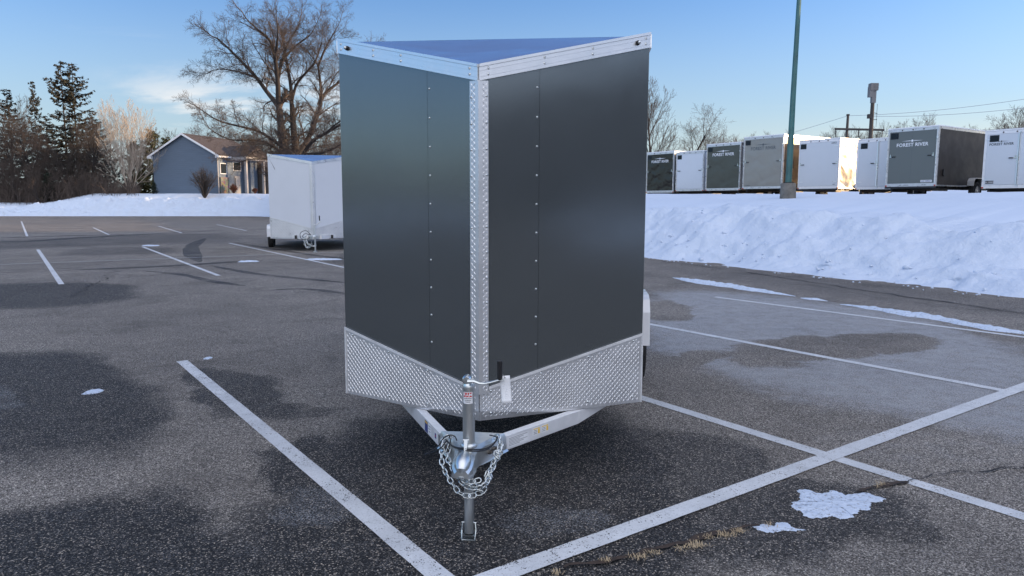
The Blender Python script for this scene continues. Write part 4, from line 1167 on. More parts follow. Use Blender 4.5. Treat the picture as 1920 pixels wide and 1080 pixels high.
sp = MB(); sp.box(-hw8*.88, -hw8*.62, -.0215, -.0185, zb8+.17, zb8+.27); so8 = sp.build('maker_plate', M['ink'], r8)
sp = MB(); sp.text('U.S. CARGO', .048, lambda u, v: (-hw8*.75+u, -.0222, zb8+.22+v), bold=.002); sp.build('plate_lettering', M['letter_white'], so8)

# ================= LAMP POST, POWER POLES =================
lp = at(1477, 374, 27.7); lz = ground_z(lp.x, lp.y)
lamp = empty('lamp_post', (lp.x, lp.y, lz-.15), 0, 'tall green painted lamp post on a round concrete base in the snow', 'lamp post')
b_ = MB(); b_.lathe([(.30,0),(.29,.3),(.275,.70),(.255,.725),(.001,.725)], (0,0,0), 'Z', 24); b_.build('concrete_base', M['concrete'], lamp, smooth=True, auto=40)
b_ = MB(); b_.box(-.15,.15,-.15,.15,.725,.755); b_.build('base_plate', M['steel_dark'], lamp)
b_ = MB(); b_.tube([(0,0,.755),(.03,0,4.0),(.14,0,10.5)], [.125,.105,.07], 8); b_.build('pole', M['pole_green'], lamp, auto=20)
b_ = MB(); b_.tube([(.14,0,10.4),(-.4,-.3,10.7),(-.9,-.6,10.8)], .04, 8); b_.build('lamp_arm', M['pole_green'], lamp)
b_ = MB(); b_.box(-1.5,-.8,-.75,-.35,10.72,10.92); b_.build('lamp_head', M['steel_dark'], lamp, bevel=.04)
lamp.scale = (1.0,1.0,1.0)
up = at(1629, 300, 62); uz = 2.0
pole1 = empty('utility_pole', (up.x, up.y, uz), 0, 'tall wooden utility pole topped with a grey siren box, behind the trailers', 'utility pole')
ptop = at(1634, 156, 62)
b_ = MB(); b_.tube([(0,0,0),(.05,0,ptop.z-uz-1.6)], [.20,.15], 12); b_.build('pole', M['wood_pole'], pole1)
b_ = MB(); z_ = ptop.z-uz; b_.box(-.28,.34,-.25,.25,z_-.62,z_-.02); b_.box(-.34,-.05,-.2,.2,z_-1.15,z_-.30); b_.box(-.1,.25,-.15,.15,z_-1.62,z_-.62)
for k in range(4): b_.box(-.05,.36,-.28,-.25,z_-.54+k*.13,z_-.48+k*.13)
b_.build('siren_box', simple('siren_grey', (.16,.16,.165), .6), pole1)
b_ = MB(); b_.tube([(.45,0,z_-3.6),(.45,0,z_-1.7)], .015, 5); b_.tube([(.05,0,z_-3.0),(.5,0,z_-3.0)], .025, 5); b_.tube([(.05,0,z_-2.4),(.5,0,z_-2.5)], .025, 5); b_.box(-.3,.1,-.15,.15,z_-2.9,z_-2.55); b_.build('bracket', M['wood_pole'], pole1)
hp = at(1588, 300, 70)
hf = empty('power_pylon', (hp.x, hp.y, 2.0), 0, 'H shaped wooden power line frame with one long crossarm, behind the trailers', 'power pole')
t1 = at(1590, 217, 70); t2 = at(1635, 218, 70)
for t_ in (t1, t2):
    b_ = MB(); b_.tube([(t_.x-hp.x-.1,0,0),(t_.x-hp.x,0,t_.z-2)], [.17,.12], 8); b_.box(t_.x-hp.x-.12,t_.x-hp.x+.12,-.1,.1,t_.z-2,t_.z-1.85); b_.build('post', M['wood_pole'], hf)
ca1 = at(1564, 242, 70); ca2 = at(1656, 244, 70)
b_ = MB(); b_.tube([(ca1.x-hp.x,-.15,ca1.z-2),(ca2.x-hp.x,-.15,ca2.z-2)], .11, 6); b_.build('crossarm', M['wood_pole'], hf)
b_ = MB()
for px in (1566, 1609, 1653):
    q = at(px, 243, 70); b_.tube([(q.x-hp.x,-.15,q.z-2),(q.x-hp.x,-.15,q.z-2.7)], .045, 6)
b_.build('insulator', M['wood_pole'], hf)
def wireobj(a, b, sag, label):
    mb = MB(); P = []
    for i in range(25):
        t_ = i/24; p = a.lerp(b, t_); P.append(p-a-Vector((0,0,sag*4*t_*(1-t_))))
    mb.tube(P, .017, 4); o = mb.build('power_wire', M['wire'], loc=a)
    tag(o, label, 'wire', 'overhead wires')
wireobj(t1, at(2300, 110, 50), .8, 'topmost overhead wire rising to the right from the left post of the power frame')
wireobj(t2, at(2300, 138, 50), .8, 'second overhead wire rising to the right from the right post of the power frame')
wireobj(at(1656,246,70), at(2300, 196, 50), .6, 'third overhead wire, leaving the right end of the crossarm')
wireobj(at(1653,250,70), at(2300, 210, 50), .6, 'lowest overhead wire, leaving the right end of the crossarm')
wireobj(t1, at(1100, 330, 130), 1.0, 'thin overhead wire falling away to the left behind the lamp post')

# ================= HOUSE =================
HO = Vector((-37.2, 92.0, 2.72)); HRZ = math.atan2(-.259, .966)
hc_ = HO - Vector((.966,-.259,0))*9.7
house = empty('house', hc_, HRZ, 'blue grey sided house with a white gable edge and brown shingle roof, left background', 'house')
W_, Lh, He, Hr = 9.7, 9.5, 4.95, 7.55
wl = MB(); wl.prism([(0,0,-.3),(W_,0,-.3),(W_,0,He),(W_/2,0,Hr),(0,0,He)], (0,Lh,0)); wl.build('wall', M['siding'], house)
ov = .55; sl = (Hr-He)/(W_/2); rf = MB()
for sg in (-1, 1):
    xe = W_/2+sg*(W_/2+ov); ze = He-sl*ov
    rf.prism([(W_/2,-.35,Hr+.03),(xe,-.35,ze+.03),(xe,Lh+.35,ze+.03),(W_/2,Lh+.35,Hr+.03)], (0,0,.10))
rfo = rf.build('roof', M['shingle'], house)
fs = MB()
for sg in (-1, 1):
    xe = W_/2+sg*(W_/2+ov); ze = He-sl*ov
    fs.prism([(W_/2,-.36,Hr-.12),(xe,-.36,ze-.12),(xe,-.36,ze+.14),(W_/2,-.36,Hr+.14)], (0,-.04,0))
    fs.box(min(xe,xe+sg*.05), max(xe,xe+sg*.05), -.34, Lh+.3, ze-.10, ze+.10)
    fs.prism([(W_/2+sg*W_/2*.99,-.35,He-.03),(xe,-.35,ze-.02),(xe,-.35,ze-.12),(W_/2+sg*(W_/2-.02),-.35,ze-.16)], (0,.34,0))
fs.build('fascia', M['white_paint'], rfo)
tr = MB(); tr.box(W_-.02, W_+.06, -.05, .07, -.3, He-.3); tr.build('corner_board', M['shaded_white'], house)
sb = MB(); sb.box(W_+.01, W_+.20, .25, 1.9, -.3, 2.1); sb.build('stone_base', M['stone'], house)
def hwin(y0, y1, z0, z1, x=W_):
    f = MB(); f.box(x+.01, x+.08, y0-.08, y1+.08, z0-.08, z1+.08); fo = f.build('window', M['white_paint'], house)
    g = MB(); g.box(x+.081, x+.09, y0, y1, z0, z1); g.build('pane', M['glass'], fo)
hwin(.5, 1.6, 2.6, 3.8)
hwin(3.1, 4.6, 3.1, 4.1)
dr = MB(); dr.box(W_+.01, W_+.09, 3.2, 4.35, 0, 2.35); do = dr.build('front_door', M['shaded_white'], house)
g = MB(); g.box(W_+.091, W_+.10, 3.28, 3.42, .3, 2.1); g.build('side_light', M['glass'], do)
g = MB(); g.tube([(W_+.12,4.2,1.05),(W_+.12,4.2,1.2)], .03, 6); g.build('handle', M['steel_dark'], do)
# porch
pr = MB(); pr.box(W_+.01, W_+2.4, 2.4, 6.6, -.3, .0); pr.build('porch_floor', M['concrete'], house)
pr = MB(); pr.box(W_+.01, W_+2.7, 2.1, 6.9, 4.35, 4.75); po = pr.build('porch_beam', M['shaded_white'], house)
pr = MB(); pr.prism([(W_-1.5,2.0,4.76),(W_-1.5,7.0,4.76),(W_-1.5,4.5,6.3)], (4.4,0,0)); pr.build('porch_roof', M['shingle'], house)
for yy in (2.5, 6.3):
    pr = MB(); pr.box(W_+2.1, W_+2.4, yy, yy+.3, 0, 4.35); pr.build('porch_column', M['shaded_white'], house)
pr = MB(); pr.box(W_+.02, W_+1.2, 5.1, 6.6, 0, 4.35); pr.build('porch_wall', M['siding'], house)
# lower wing
wg = MB(); wg.box(W_-3, W_+3.2, 6.95, 16, -.3, 2.9); wg.build('wing_wall', M['siding_tan'], house)
wg = MB(); wg.prism([(W_-3.3,6.96,2.9),(W_+3.6,6.96,2.9),(W_+.15,6.96,4.9)], (0,9.3,0)); wg.build('wing_roof', M['shingle'], house)
wg = MB(); wg.box(W_+3.5, W_+3.65, 6.9, 16.3, 2.78, 2.98); wg.build('gutter', M['white_paint'], house)

# big store building to the right, outside the frame, whose shade covers the lot
st = empty('store_building', (52, -22, 0), 0, 'long low store building standing right of the parking lot', 'building')
b_ = MB(); b_.box(-8, 14, -50, 56, 0, 11.5); b_.build('wall', M['wall_metal'], st)
b_ = MB(); b_.box(-8.2, 14.2, -50.2, 56.2, 11.5, 12.0); b_.build('parapet', M['charcoal_dark'], st)
for k in range(6):
    b_ = MB(); b_.box(-8.12, -8.0, -40+k*12, -34+k*12, .8, 3.6); b_.build('window', M['glass'], st)

# ================= TREES =================
def rot_about(v, ax, a): return Matrix.Rotation(a, 3, ax) @ v
class Tree:
    def __init__(s, seed, twig_r=.012): s.rg = random.Random(seed); s.T = MB(); s.C = MB(); s.tr = twig_r
    def limb(s, p, d, L, r, lev, maxlev, kids, trop=.12, spread=(.5,.95), wand=.22, ratio=.62, mb=None, nseg=None, taper=.35, sides=None, kidstart=.25, droop=0.0):
        rg = s.rg; mb = mb or (s.T if lev <= 1 else s.C)
        nseg = nseg or max(3, 7-lev)
        sides = sides or (8 if lev == 0 else 6 if lev == 1 else 4 if lev == 2 else 3)
        P = [p.copy()]; D = [d.copy()]; cur = p.copy(); dd = d.normalized()
        for i in range(nseg):
            ax = Vector((rg.gauss(0,1), rg.gauss(0,1), rg.gauss(0,1)))
            dd = (dd + ax*wand*.5 + Vector((0,0,trop)) - Vector((0,0,droop*(i/nseg)))).normalized()
            cur = cur + dd*(L/nseg); P.append(cur.copy()); D.append(dd.copy())
        rads = [max(s.tr*.55, lerp(r, max(s.tr*.5, r*taper), (i/nseg)**.8)) for i in range(nseg+1)]
        mb.tube(P, rads, sides, cap=False)
        if lev >= maxlev: return
        k = kids[min(lev, len(kids)-1)]; k = max(1, int(k*rg.uniform(.8,1.2)+.5)); ph = rg.uniform(0, 6.28)
        for c in range(k):
            t_ = lerp(kidstart, 1.0, (c+rg.uniform(.2,.9))/k); t_ = min(.999, t_); i = int(t_*nseg); f = t_*nseg-i
            bp = P[i].lerp(P[i+1], f); bd = D[min(i+1, nseg)]
            ph += 2.4+rg.uniform(-.5,.5)
            side = rot_about(bd.orthogonal().normalized(), bd, ph)
            an = rg.uniform(*spread)*(1.0-.35*t_)
            nd2 = (bd*math.cos(an)+side*math.sin(an)).normalized()
            LL = L*ratio*rg.uniform(.65,1.15)*(1.15-.55*t_); rr = lerp(rads[i], rads[i+1], f)*rg.uniform(.5,.72)
            s.limb(bp, nd2, LL, rr, lev+1, maxlev, kids, trop, spread, wand, ratio, None, None, taper, None, .15, droop)
    def build(s, name, loc_, label, cat, group, bark, twig, rz=0):
        e = empty(name, loc_, rz, label, cat, group)
        s.T.build('trunk', bark, e, smooth=True); s.C.build('crown', twig, e, smooth=True)
        return e

# the big bare tree: limbs surveyed in the photograph plane, then given depth
BY = 80.0
def bt(px, py, dy=0): return at(px, py, BY+dy)
broot = Vector((bt(534,300).x, BY, 2.4))
big = Tree(11, .0105)
def hand(pts, r0, r1, kids=9, klev=1, seed_up=.03, klen=3.7):
    W = [bt(*p)-broot for p in pts]; P = catmull(W, .8)
    n = len(P); r0 *= .82; r1 *= .8; rads = [lerp(r0, r1, i/(n-1)) for i in range(n)]
    big.T.tube(P, rads, 8, cap=False)
    L = sum((b-a).length for a, b in zip(P, P[1:])); k = max(4, int(L*1.45)); ph = 0
    for c in range(k):
        t_ = lerp(.18, .985, (c+.5)/k); i = min(n-2, int(t_*(n-1))); bd = (P[i+1]-P[i]).normalized(); ph += 2.4+big.rg.uniform(-.6,.6)
        side = rot_about(bd.orthogonal().normalized(), bd, ph); an = big.rg.uniform(.5,1.0)
        d2 = (bd*math.cos(an)+side*math.sin(an)+Vector((0,0,.15))).normalized()
        big.limb(P[i], d2, klen*big.rg.uniform(.6,1.2)*(1.15-.45*t_), rads[i]*.40, 2, 5, [0,0,8,7,5], seed_up, (.5,1.05), .42, .60, big.C, 5, .3, 4, .12, .06)
    big.limb(P[-1], (P[-1]-P[-2]).normalized(), klen*.8, r1, 2, 5, [0,0,9,8,5], seed_up, (.5,1.0), .42, .62, big.C, 5, .3, 4, .1, .06)
hand([(534,380,0),(530,330,0),(522,285,0),(516,230,0),(512,195,0)], .85, .45, klen=2.5)
hand([(552,380,1),(549,330,1),(545,290,1),(540,240,1),(537,190,2)], .70, .34, klen=2.5)
hand([(516,210,0),(508,195,0),(490,172,1),(470,145,1),(445,118,1),(415,88,0),(392,68,0)], .34, .10)
hand([(470,145,1),(455,140,3),(425,132,4),(395,130,4),(375,140,3)], .14, .05, klen=3)
hand([(512,195,0),(510,150,-1),(505,110,-2),(495,75,-3),(475,58,-4),(462,46,-4)], .38, .10)
hand([(510,150,-1),(518,115,0),(530,80,1),(543,60,2),(552,42,2)], .28, .08)
hand([(505,115,-2),(508,85,-4),(510,60,-5),(508,38,-5)], .22, .07)
hand([(537,200,2),(535,160,3),(528,120,4),(522,85,5),(515,50,6)], .30, .08)
hand([(537,190,2),(545,160,2),(560,140,1),(580,118,0),(588,95,0),(596,70,-1)], .22, .07)
hand([(522,110,2),(540,90,3),(555,78,3),(572,65,3),(584,45,3)], .18, .06)
hand([(549,290,1),(565,265,2),(580,230,2),(592,190,3),(590,150,3),(585,115,3)], .42, .14)
hand([(588,195,3),(600,175,4),(625,155,5),(650,135,5),(668,115,5)], .26, .08)
hand([(586,125,3),(598,95,3),(610,72,4),(622,52,4)], .18, .06)
hand([(552,300,1),(575,265,-2),(600,250,-3),(625,235,-4),(655,215,-5),(680,205,-5)], .30, .10)
hand([(600,250,-3),(620,232,-5),(645,215,-5),(665,190,-5)], .15, .05, klen=3)
hand([(540,290,-1),(500,262,-4),(470,245,-6),(430,235,-7),(395,225,-8),(365,205,-8)], .26, .07, klen=3.4)
hand([(530,300,-1),(495,270,-5),(455,262,-8),(420,262,-9),(385,245,-10)], .20, .06, klen=3.2)
hand([(525,305,0),(500,300,-5),(475,298,-7),(450,300,-8),(425,310,-8)], .22, .05, klen=2.6)
hand([(560,290,0),(600,285,-2),(635,268,-3),(670,262,-4)], .22, .07, klen=3)
bigo = big.build('bare_tree', broot+Vector((.6,0,0)), 'huge bare tree with spreading limbs, rising behind the white trailer', 'tree', None, M['bark_dark'], M['twig_brown'])

# generic bare trees
def bare(seed, H, r, maxlev, kids, spread, trop, clear=.18, multi=1, wand=.2, ratio=.6, tw=.014):
    t_ = Tree(seed, tw)
    for m in range(multi):
        a = 6.28*m/max(1, multi)+t_.rg.uniform(-.3,.3); lean = (.10 if multi == 1 else t_.rg.uniform(.25,.5))
        d = Vector((math.cos(a)*lean, math.sin(a)*lean, 1)).normalized()
        t_.limb(Vector((math.cos(a)*r*.4*(multi > 1), math.sin(a)*r*.4*(multi > 1), -.3)), d, H*.78*(1 if multi == 1 else t_.rg.uniform(.75,1.0)), r*(1 if multi == 1 else .6), 0, maxlev, kids, trop, spread, wand*.6, ratio, None, 9, .25, None, clear)
    return t_
protoA = bare(21, 12, .24, 4, [11,7,6,4], (.5,.95), .06, .2, tw=.02)
protoB = bare(34, 12, .20, 4, [12,7,5,4], (.35,.7), .10, .12, 3)
protoC = bare(57, 12, .22, 4, [10,8,6,4], (.6,1.1), .03, .28, 1, .35)
def conifer(seed, H, base_r, droop=.25, dens=1.0, up=.0, bare_top=.0, rr=.20, twmat=None, clump=.42, step=.42):
    t_ = Tree(seed, .02); rg = t_.rg
    t_.T.tube([(0,0,-.3),(rg.uniform(-.1,.1),rg.uniform(-.1,.1),H*.5),(0,0,H)], [rr,rr*.55,.03], 8, cap=False)
    z = H*.06
    while z < H*.985:
        q = z/H; Rr = base_r*(1-q)**.75*(1 if q > .12 else .75)*rg.uniform(.75,1.15)+.15
        nb = rg.choice((3,4,5,6)); ph = rg.uniform(0, 6.28)
        for k in range(nb):
            a = ph+6.28*k/nb+rg.uniform(-.5,.5); L = Rr*rg.uniform(.45,1.25); zb_ = z+rg.uniform(-.5,.5)*step*1.6
            P = []; n = 5
            for i in range(n+1):
                u = i/n; zz = zb_ + up*L*u - droop*L*math.sin(u*math.pi*.75)*.9 + .20*L*u*u
                P.append(Vector((math.cos(a)*L*u, math.sin(a)*L*u, zz)))
            t_.T.tube(P, [lerp(.05,.014,i/n) for i in range(n+1)], 3, cap=False)
            m = int(L*13*dens*(1-.45*q))+4
            for j in range(m):
                u = rg.uniform(.12,1.0)**.8; i = min(n-1, int(u*n)); c = P[i].lerp(P[i+1], u*n-i)
                w = clump*rg.uniform(.4,1)*(1-.4*u); b = a+rg.choice((-1,1))*rg.uniform(.3,1.2)
                d = Vector((math.cos(b), math.sin(b), rg.uniform(-1.1,-.1))).normalized(); sd_ = Vector((-math.sin(b)*.28, math.cos(b)*.28, rg.uniform(-.25,.25)))*w
                i0 = len(t_.C.v); e = c+d*w
                t_.C.v += [tuple(c-sd_*.4), tuple(c+d*w*.5-sd_), tuple(e), tuple(c+d*w*.5+sd_)]; t_.C.face([i0,i0+1,i0+2,i0+3])
        z += step*rg.uniform(.75,1.25)*(1 if q < .7 else .8)
    return t_
def place_copy(proto_o, px, py_top, Y, Hp, label, cat, group, zbase=None, rz=None, sx=1.0, seed=0):
    top = at(px, py_top, Y); zb = ground_z(top.x, Y) if zbase is None else zbase
    k = (top.z-zb)/Hp
    o = copy_tree(proto_o) if proto_o.get('used') else proto_o
    proto_o['used'] = 1
    if 'used' in o.keys() and o is not proto_o: del o['used']
    o.location = (top.x, Y, zb-.1); o.rotation_euler = (0, 0, rz if rz is not None else (px*1.7+seed) % 6.28); o.scale = (k*sx, k*sx, k)
    for kk in ('group', 'label', 'category'):
        if kk in o.keys(): del o[kk]
    tag(o, label, cat, group); return o
def heightof(o):
    return max(max(v.co.z for v in ch.data.vertices) for ch in o.children)
A = protoA.build('bare_tree', (0,0,0), None, None, None, M['bark_dark'], M['twig_grey']); HA = heightof(A)
B = protoB.build('bare_tree', (0,0,0), None, None, None, M['bark_dark'], M['twig_brown']); HB = heightof(B)
Cc = protoC.build('bare_tree', (0,0,0), None, None, None, M['bark_dark'], M['twig_brown']); HCc = heightof(Cc)
pale = bare(77, 11, .13, 4, [10,6,5,3], (.35,.75), .09, .05, 5, .25, .55, .013)
PL = pale.build('pale_tree', (0,0,0), None, None, None, M['bark_pale'], M['bark_pale']); HPL = heightof(PL)
spr = conifer(5, 20, 6.8, .24, 1.15, .12, clump=.78, step=.62)
SP = spr.build('spruce_tree', (0,0,0), None, None, None, M['bark_dark'], M['needle_brown']); HSP = heightof(SP)
yng = conifer(9, 5, 1.7, .1, 2.4, .15, rr=.08, clump=.55, step=.22)
YG = yng.build('young_spruce', (0,0,0), None, None, None, M['bark_dark'], M['needle']); HYG = heightof(YG)
pin = conifer(15, 12, 3.6, .0, 2.0, .25, rr=.16, clump=.95, step=.4)
PN = pin.build('pine_tree', (0,0,0), None, None, None, M['bark_dark'], M['needle_green']); HPN = heightof(PN)
GL = 'bare winter trees behind the left snow bank'; GS = 'spruces behind the left snow bank'
place_copy(SP, 112, 112, 104, HSP, 'tallest dark spruce with two ragged tops, left background', 'tree', GS, rz=.3)
place_copy(SP, 134, 116, 105, HSP, 'twin of the tallest spruce, the slightly lower top just to its right', 'tree', GS, rz=2.3)
place_copy(SP, 60, 150, 107, HSP, 'thin spruce with a sparse top, left of the tallest spruce', 'tree', GS, rz=4.0, sx=.6)
place_copy(SP, 12, 165, 104, HSP, 'dark spruce cut by the left edge of the picture', 'tree', GS, rz=5.0)
place_copy(SP, -60, 140, 106, HSP, 'dark spruce just outside the left edge', 'tree', GS, rz=1.0)
place_copy(SP, 172, 205, 108, HSP, 'lower dark spruce right of the tallest pair', 'tree', GS, rz=1.9, sx=1.15)
place_copy(SP, 85, 215, 112, HSP, 'dark spruces filling in behind the tall pair', 'tree', GS, rz=3.1, sx=1.3)
place_copy(SP, 40, 225, 110, HSP, 'dark spruces filling in behind the tall pair', 'tree', GS, rz=5.1, sx=1.3)
place_copy(SP, 145, 240, 110, HSP, 'dark spruces filling in behind the tall pair', 'tree', GS, rz=2.7, sx=1.3)
place_copy(PL, 232, 178, 94, HPL, 'pale barked bare tree with many upright stems catching the sun, beside the house', 'tree', None, rz=.5, sx=.95)
place_copy(B, 205, 205, 103, HB, 'greyish bare tree just behind the pale barked one', 'tree', GL, rz=1.1)
place_copy(PN, 282, 240, 112, HPN, 'yellow green pine behind the left end of the house', 'tree', None, rz=.4, sx=1.0)
place_copy(PN, 312, 255, 122, HPN, 'small pine peeping over the house roof edge', 'tree', None, rz=2.4)
place_copy(PN, 250, 262, 112, HPN, 'yellow green pine between the pale tree and the house', 'tree', None, rz=3.4)
place_copy(YG, 288, 338, 92, HYG, 'small dark green spruce standing by the left corner of the house', 'tree', None, rz=.4, sx=1.0)
place_copy(YG, 90, 320, 93, HYG, 'small green spruce in front of the bare wood, left background', 'tree', None, rz=2.4, sx=1.0)
place_copy(YG, 240, 345, 100, HYG, 'low dark spruce behind the pale barked tree', 'tree', None, rz=3.4, sx=1.3)
for i, (px, py, Y, pr_, Hx) in enumerate([(18,172,97,A,HA),(48,205,94,Cc,HCc),(95,235,96,B,HB),(168,215,97,A,HA),(190,225,100,Cc,HCc),(125,275,94,A,HA),(30,290,92,B,HB),(70,300,91,B,HB),(165,300,94,Cc,HCc),(-10,270,93,A,HA),(200,290,98,B,HB),(105,285,100,Cc,HCc),(5,300,92,Cc,HCc),(-40,180,97,B,HB),(145,320,91,B,HB)]):
    place_copy(pr_, px, py, Y, Hx, 'brownish bare trees tangled in front of the spruces at far left', 'tree', GL, seed=i, sx=1.15 if py > 240 else 1.0)
for i, (px, py, Y, pr_, Hx) in enumerate([(340,235,130,A,HA),(372,228,134,B,HB),(400,240,130,Cc,HCc),(440,240,128,A,HA),(480,235,126,B,HB),(520,245,120,A,HA),(560,240,120,B,HB),(600,235,118,Cc,HCc),(640,240,116,A,HA),(620,250,112,B,HB),(580,255,108,Cc,HCc),(500,255,118,Cc,HCc),(680,240,110,B,HB),(760,235,112,A,HA),(860,235,108,B,HB),(960,235,104,Cc,HCc),(1060,235,100,A,HA)]):
    place_copy(pr_, px, py, Y, Hx, 'distant bare trees forming the line behind the house and the huge tree', 'tree', 'distant bare trees behind the house', zbase=2.8, seed=i+30, sx=1.3)
# right side
place_copy(Cc, 1290, 193, 62, HCc, 'dark bare tree with a wide crown above the small black and white trailers', 'tree', None, zbase=2.0, rz=1.2, sx=1.15)
place_copy(A, 1222, 118, 78, HA, 'taller pale bare tree partly hidden behind the charcoal trailer', 'tree', None, zbase=2.0, rz=2.2, sx=.8)
place_copy(B, 1345, 235, 66, HB, 'slender bare tree leaning right of the dark wide crowned tree', 'tree', None, zbase=2.0, rz=.7, sx=.8)
GR = 'bare trees along the horizon on the right'
for i, (px, py, Y, pr_, Hx, sx) in enumerate([(1240,262,80,B,HB,1.1),(1320,270,84,A,HA,1.1),(1408,246,90,B,HB,1.1),(1450,238,92,B,HB,1.2),(1500,252,95,B,HB,1.2),(1535,242,90,A,HA,1.2),(1570,228,88,B,HB,1.2),(1605,236,86,B,HB,1.1),(1660,222,88,B,HB,1.1),(1700,225,90,A,HA,1.0),(1722,218,88,B,HB,.9),(1748,207,84,A,HA,.9),(1790,236,90,B,HB,1.1),(1820,238,88,Cc,HCc,1.2),(1850,225,84,B,HB,1.1),(1895,190,78,A,HA,1.1),(1935,200,80,Cc,HCc,1.2),(1990,200,84,A,HA,1.2)]):
    lab = 'round crowned bare tree rising at the right edge of the picture' if px == 1895 else ('bare tree with a tall oval crown above the big grey trailer' if px == 1748 else 'lower bare trees strung along the horizon behind the trailers')
    place_copy(pr_, px, py, Y, Hx, lab, 'tree', GR, zbase=2.0, seed=i+60, sx=sx)
# a wood behind the camera side, seen only as reflections in the painted skins
for i in range(30):
    o = copy_tree(SP); a = R(180+i*3.4); dd = 60+(i*37 % 11)
    o.location = (math.sin(a)*dd, math.cos(a)*dd, 0); k = .25+.06*((i*53) % 7)/7; o.scale = (k*3, k*3, k); o.rotation_euler = (0,0,i*1.3)
    for kk in ('group', 'label', 'category', 'used'):
        if kk in o.keys(): del o[kk]
    tag(o, 'spruces of the wood on the far side of the lot, behind the camera', 'tree', 'wood behind the camera')

rb = MB(); n_ = 80
for i in range(n_+1):
    a = R(170+i*1.5)
    for j, (dd, hh) in enumerate(((46,-.05),(47,.9),(48.2,1.5),(50,1.35),(56,1.2),(90,1.2))):
        q = dd+1.2*fbm((i*.3, 2, 0), 3); z = hh+(.5*fbm((i*.45, j*1.1, 5), 4) if 0 < j < 4 else 0)
        rb.v.append((math.sin(a)*q, math.cos(a)*q, z))
for i in range(n_):
    for j in range(5): a = i*6+j; rb.face([a, a+1, a+7, a+6])
tag(rb.build('snow_ridge', M['snow_pile'], smooth=True), kind='structure')

# undergrowth and shrubs
th = MB(); rg = random.Random(99)
for _ in range(2600):
    px = rg.uniform(-60, 262); Y = rg.uniform(90.5, 104); x = (px-960)/1357*Y
    z0 = ground_z(x, Y)-.1; h = rg.uniform(.8, 3.6)*(1 if px < 200 else .6)
    p = Vector((x, Y, z0)); P = [p]; d = Vector((rg.gauss(0,.22), rg.gauss(0,.22), 1)).normalized()
    for i in range(3): d = (d+Vector((rg.gauss(0,.15), rg.gauss(0,.15), 0))).normalized(); p = p+d*h/3; P.append(p)
    th.tube(P, [.028,.022,.016,.010], 3, cap=False)
    for _k in range(4):
        b = P[rg.randint(1,2)]; d2 = Vector((rg.gauss(0,.6), rg.gauss(0,.6), rg.uniform(.2,1))).normalized(); th.tube([b, b+d2*h*.35], [.014,.008], 3, cap=False)
tag(th.build('undergrowth', M['twig_brown']), 'tangle of leafless brush under the trees at far left', 'undergrowth', kind='stuff')
def shrub(name, px, py_top, py_bot, Y, wpx, mat, label, n=90, seed=1, zb=None):
    b = at(px, py_bot, Y); t_ = at(px, py_top, Y); z = ground_z(b.x, Y) if zb is None else zb; H = t_.z-z; W = wpx/1357*Y/2
    mb = MB(); rg = random.Random(seed)
    for _ in range(n):
        a = rg.uniform(0, 6.28); e = rg.uniform(.1,1); P = [Vector((0,0,0))]
        tip = Vector((math.cos(a)*W*e, math.sin(a)*W*e, H*rg.uniform(.55,1)*math.sqrt(max(.1, 1-.45*e*e))))
        mid = tip*.5+Vector((rg.gauss(0,.05), rg.gauss(0,.05), .1*H)); mb.tube([P[0], mid, tip], [.022,.016,.008], 3, cap=False)
        for _k in range(5):
            s_ = mid.lerp(tip, rg.random()); d2 = (tip.normalized()+Vector((rg.gauss(0,.6), rg.gauss(0,.6), rg.gauss(0,.4)))).normalized(); mb.tube([s_, s_+d2*H*.18], [.010,.006], 3, cap=False)
    o = mb.build(name, mat, loc=(b.x, Y, z-.05)); tag(o, label, 'shrub'); return o
shrub('bare_shrub', 384, 312, 372, 89.5, 52, M['twig_grey'], 'leafless twiggy shrub in the snow before the blue grey gable', 140, 2)
shrub('rusty_bush', 438, 345, 358, 92.6, 15, M['dead_leaf'], 'small rusty brown bush by the white front door', 200, 3, 2.75)
shrub('rusty_bush', 478, 352, 360, 92.8, 12, M['dead_leaf'], 'smaller rusty brown bush right of the porch column', 160, 4, 2.75)

# ================= LIGHT, SKY, CAMERA =================
SUN_AZ, SUN_EL = R(83), R(6.0)
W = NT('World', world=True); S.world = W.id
sky = W.n('ShaderNodeTexSky', sky_type='NISHITA'); sky.sun_disc = False; sky.sun_elevation = SUN_EL; sky.sun_rotation = SUN_AZ
sky.air_density = 1.0; sky.dust_density = .9; sky.ozone_density = 3.0; sky.altitude = 200
tc_ = W.n('ShaderNodeTexCoord').outputs['Generated']; sx_ = W.n('ShaderNodeSeparateXYZ', {0: tc_})
el = sx_.outputs[2]
inv = W.math('DIVIDE', 1.0, W.math('MAXIMUM', W.math('ADD', el, .10), .03))
cx = W.n('ShaderNodeCombineXYZ', {0: W.math('MULTIPLY', sx_.outputs[0], inv), 1: W.math('MULTIPLY', sx_.outputs[1], inv), 2: 0.0})
cn = W.noise(W.vmath('MULTIPLY', cx.outputs[0], (.35,.9,1)), 1.5, 7, .6, .5).outputs[0]
cn2 = W.noise(W.vmath('MULTIPLY', tc_, (1.5,1.5,7)), 2.2, 6, .6, .3).outputs[0]
band = W.map(el, .02, .10, 0, 1, True); band2 = W.map(el, .11, .19, 1, 0, True)
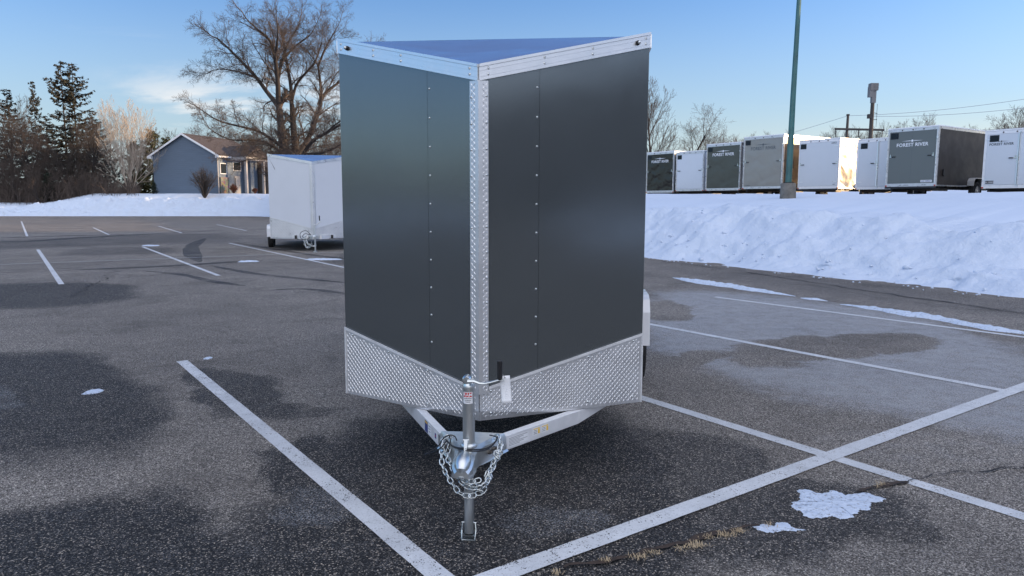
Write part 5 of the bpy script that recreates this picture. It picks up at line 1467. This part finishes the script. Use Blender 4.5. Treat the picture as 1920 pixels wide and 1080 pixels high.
# the low white cloud bank is on the north-west side (behind the big tree)
dirm = W.vmath('DOT_PRODUCT', tc_, (math.sin(R(-17)), math.cos(R(-17)), 0)); dm2 = W.map(dirm, .960, .990, 0, 1, True)
cm = W.math('MULTIPLY', W.math('MULTIPLY', band, band2), W.math('MULTIPLY', dm2, W.map(cn2, .46, .60, 0, .9, True)))
wisps = W.math('MULTIPLY', W.map(cn, .60, .78, 0, .30, True), W.map(el, .08, .2, 0, 1, True))
allc = W.math('MAXIMUM', cm, wisps)
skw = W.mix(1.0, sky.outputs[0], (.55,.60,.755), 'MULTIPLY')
skw = W.mix(W.map(el, -.02, .32, .82, 0, True), skw, (1.18,1.40,1.47))
gl = W.math('MULTIPLY', W.map(el, -.02, .13, 1, 0, True), W.map(W.vmath('DOT_PRODUCT', tc_, (math.sin(R(62)), math.cos(R(62)), 0)),   .50, .98, 0, .95, True))
skw = W.mix(gl, skw, (2.1,2.02,1.80))
# unseen bright cloud added overhead and to the south to lift the ground light
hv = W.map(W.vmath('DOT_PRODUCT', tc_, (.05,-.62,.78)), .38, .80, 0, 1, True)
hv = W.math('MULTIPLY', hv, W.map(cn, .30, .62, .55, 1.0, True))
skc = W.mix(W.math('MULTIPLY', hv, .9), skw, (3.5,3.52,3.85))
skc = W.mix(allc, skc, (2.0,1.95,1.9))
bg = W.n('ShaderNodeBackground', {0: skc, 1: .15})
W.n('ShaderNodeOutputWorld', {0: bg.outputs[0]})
sl_ = bpy.data.lights.new('sun', 'SUN'); sl_.energy = 2.2; sl_.angle = R(.6); sl_.color = (1, .68, .38)
so_ = bpy.data.objects.new('sun', sl_); COL.objects.link(so_)
v = Vector((math.sin(SUN_AZ)*math.cos(SUN_EL), math.cos(SUN_AZ)*math.cos(SUN_EL), math.sin(SUN_EL)))
so_.rotation_euler = v.to_track_quat('Z', 'Y').to_euler(); so_.location = v*50
cd = bpy.data.cameras.new('camera'); cd.sensor_width = 36; cd.lens = F/1920*36; cd.clip_end = 2000; cd.clip_start = .05
co_ = bpy.data.objects.new('camera', cd); COL.objects.link(co_); co_.location = (0, 0, CAMZ); co_.rotation_euler = (R(90)-PITCH, 0, 0)
S.camera = co_
S.view_settings.view_transform = 'Standard'; S.view_settings.look = 'None'; S.view_settings.gamma = 1; S.view_settings.exposure = 1.75
S.view_settings.use_curve_mapping = False
for o in bpy.data.objects:
    if 'used' in o.keys(): del o['used']
print('faces', sum(len(o.data.polygons) for o in bpy.data.objects if o.type == 'MESH'))
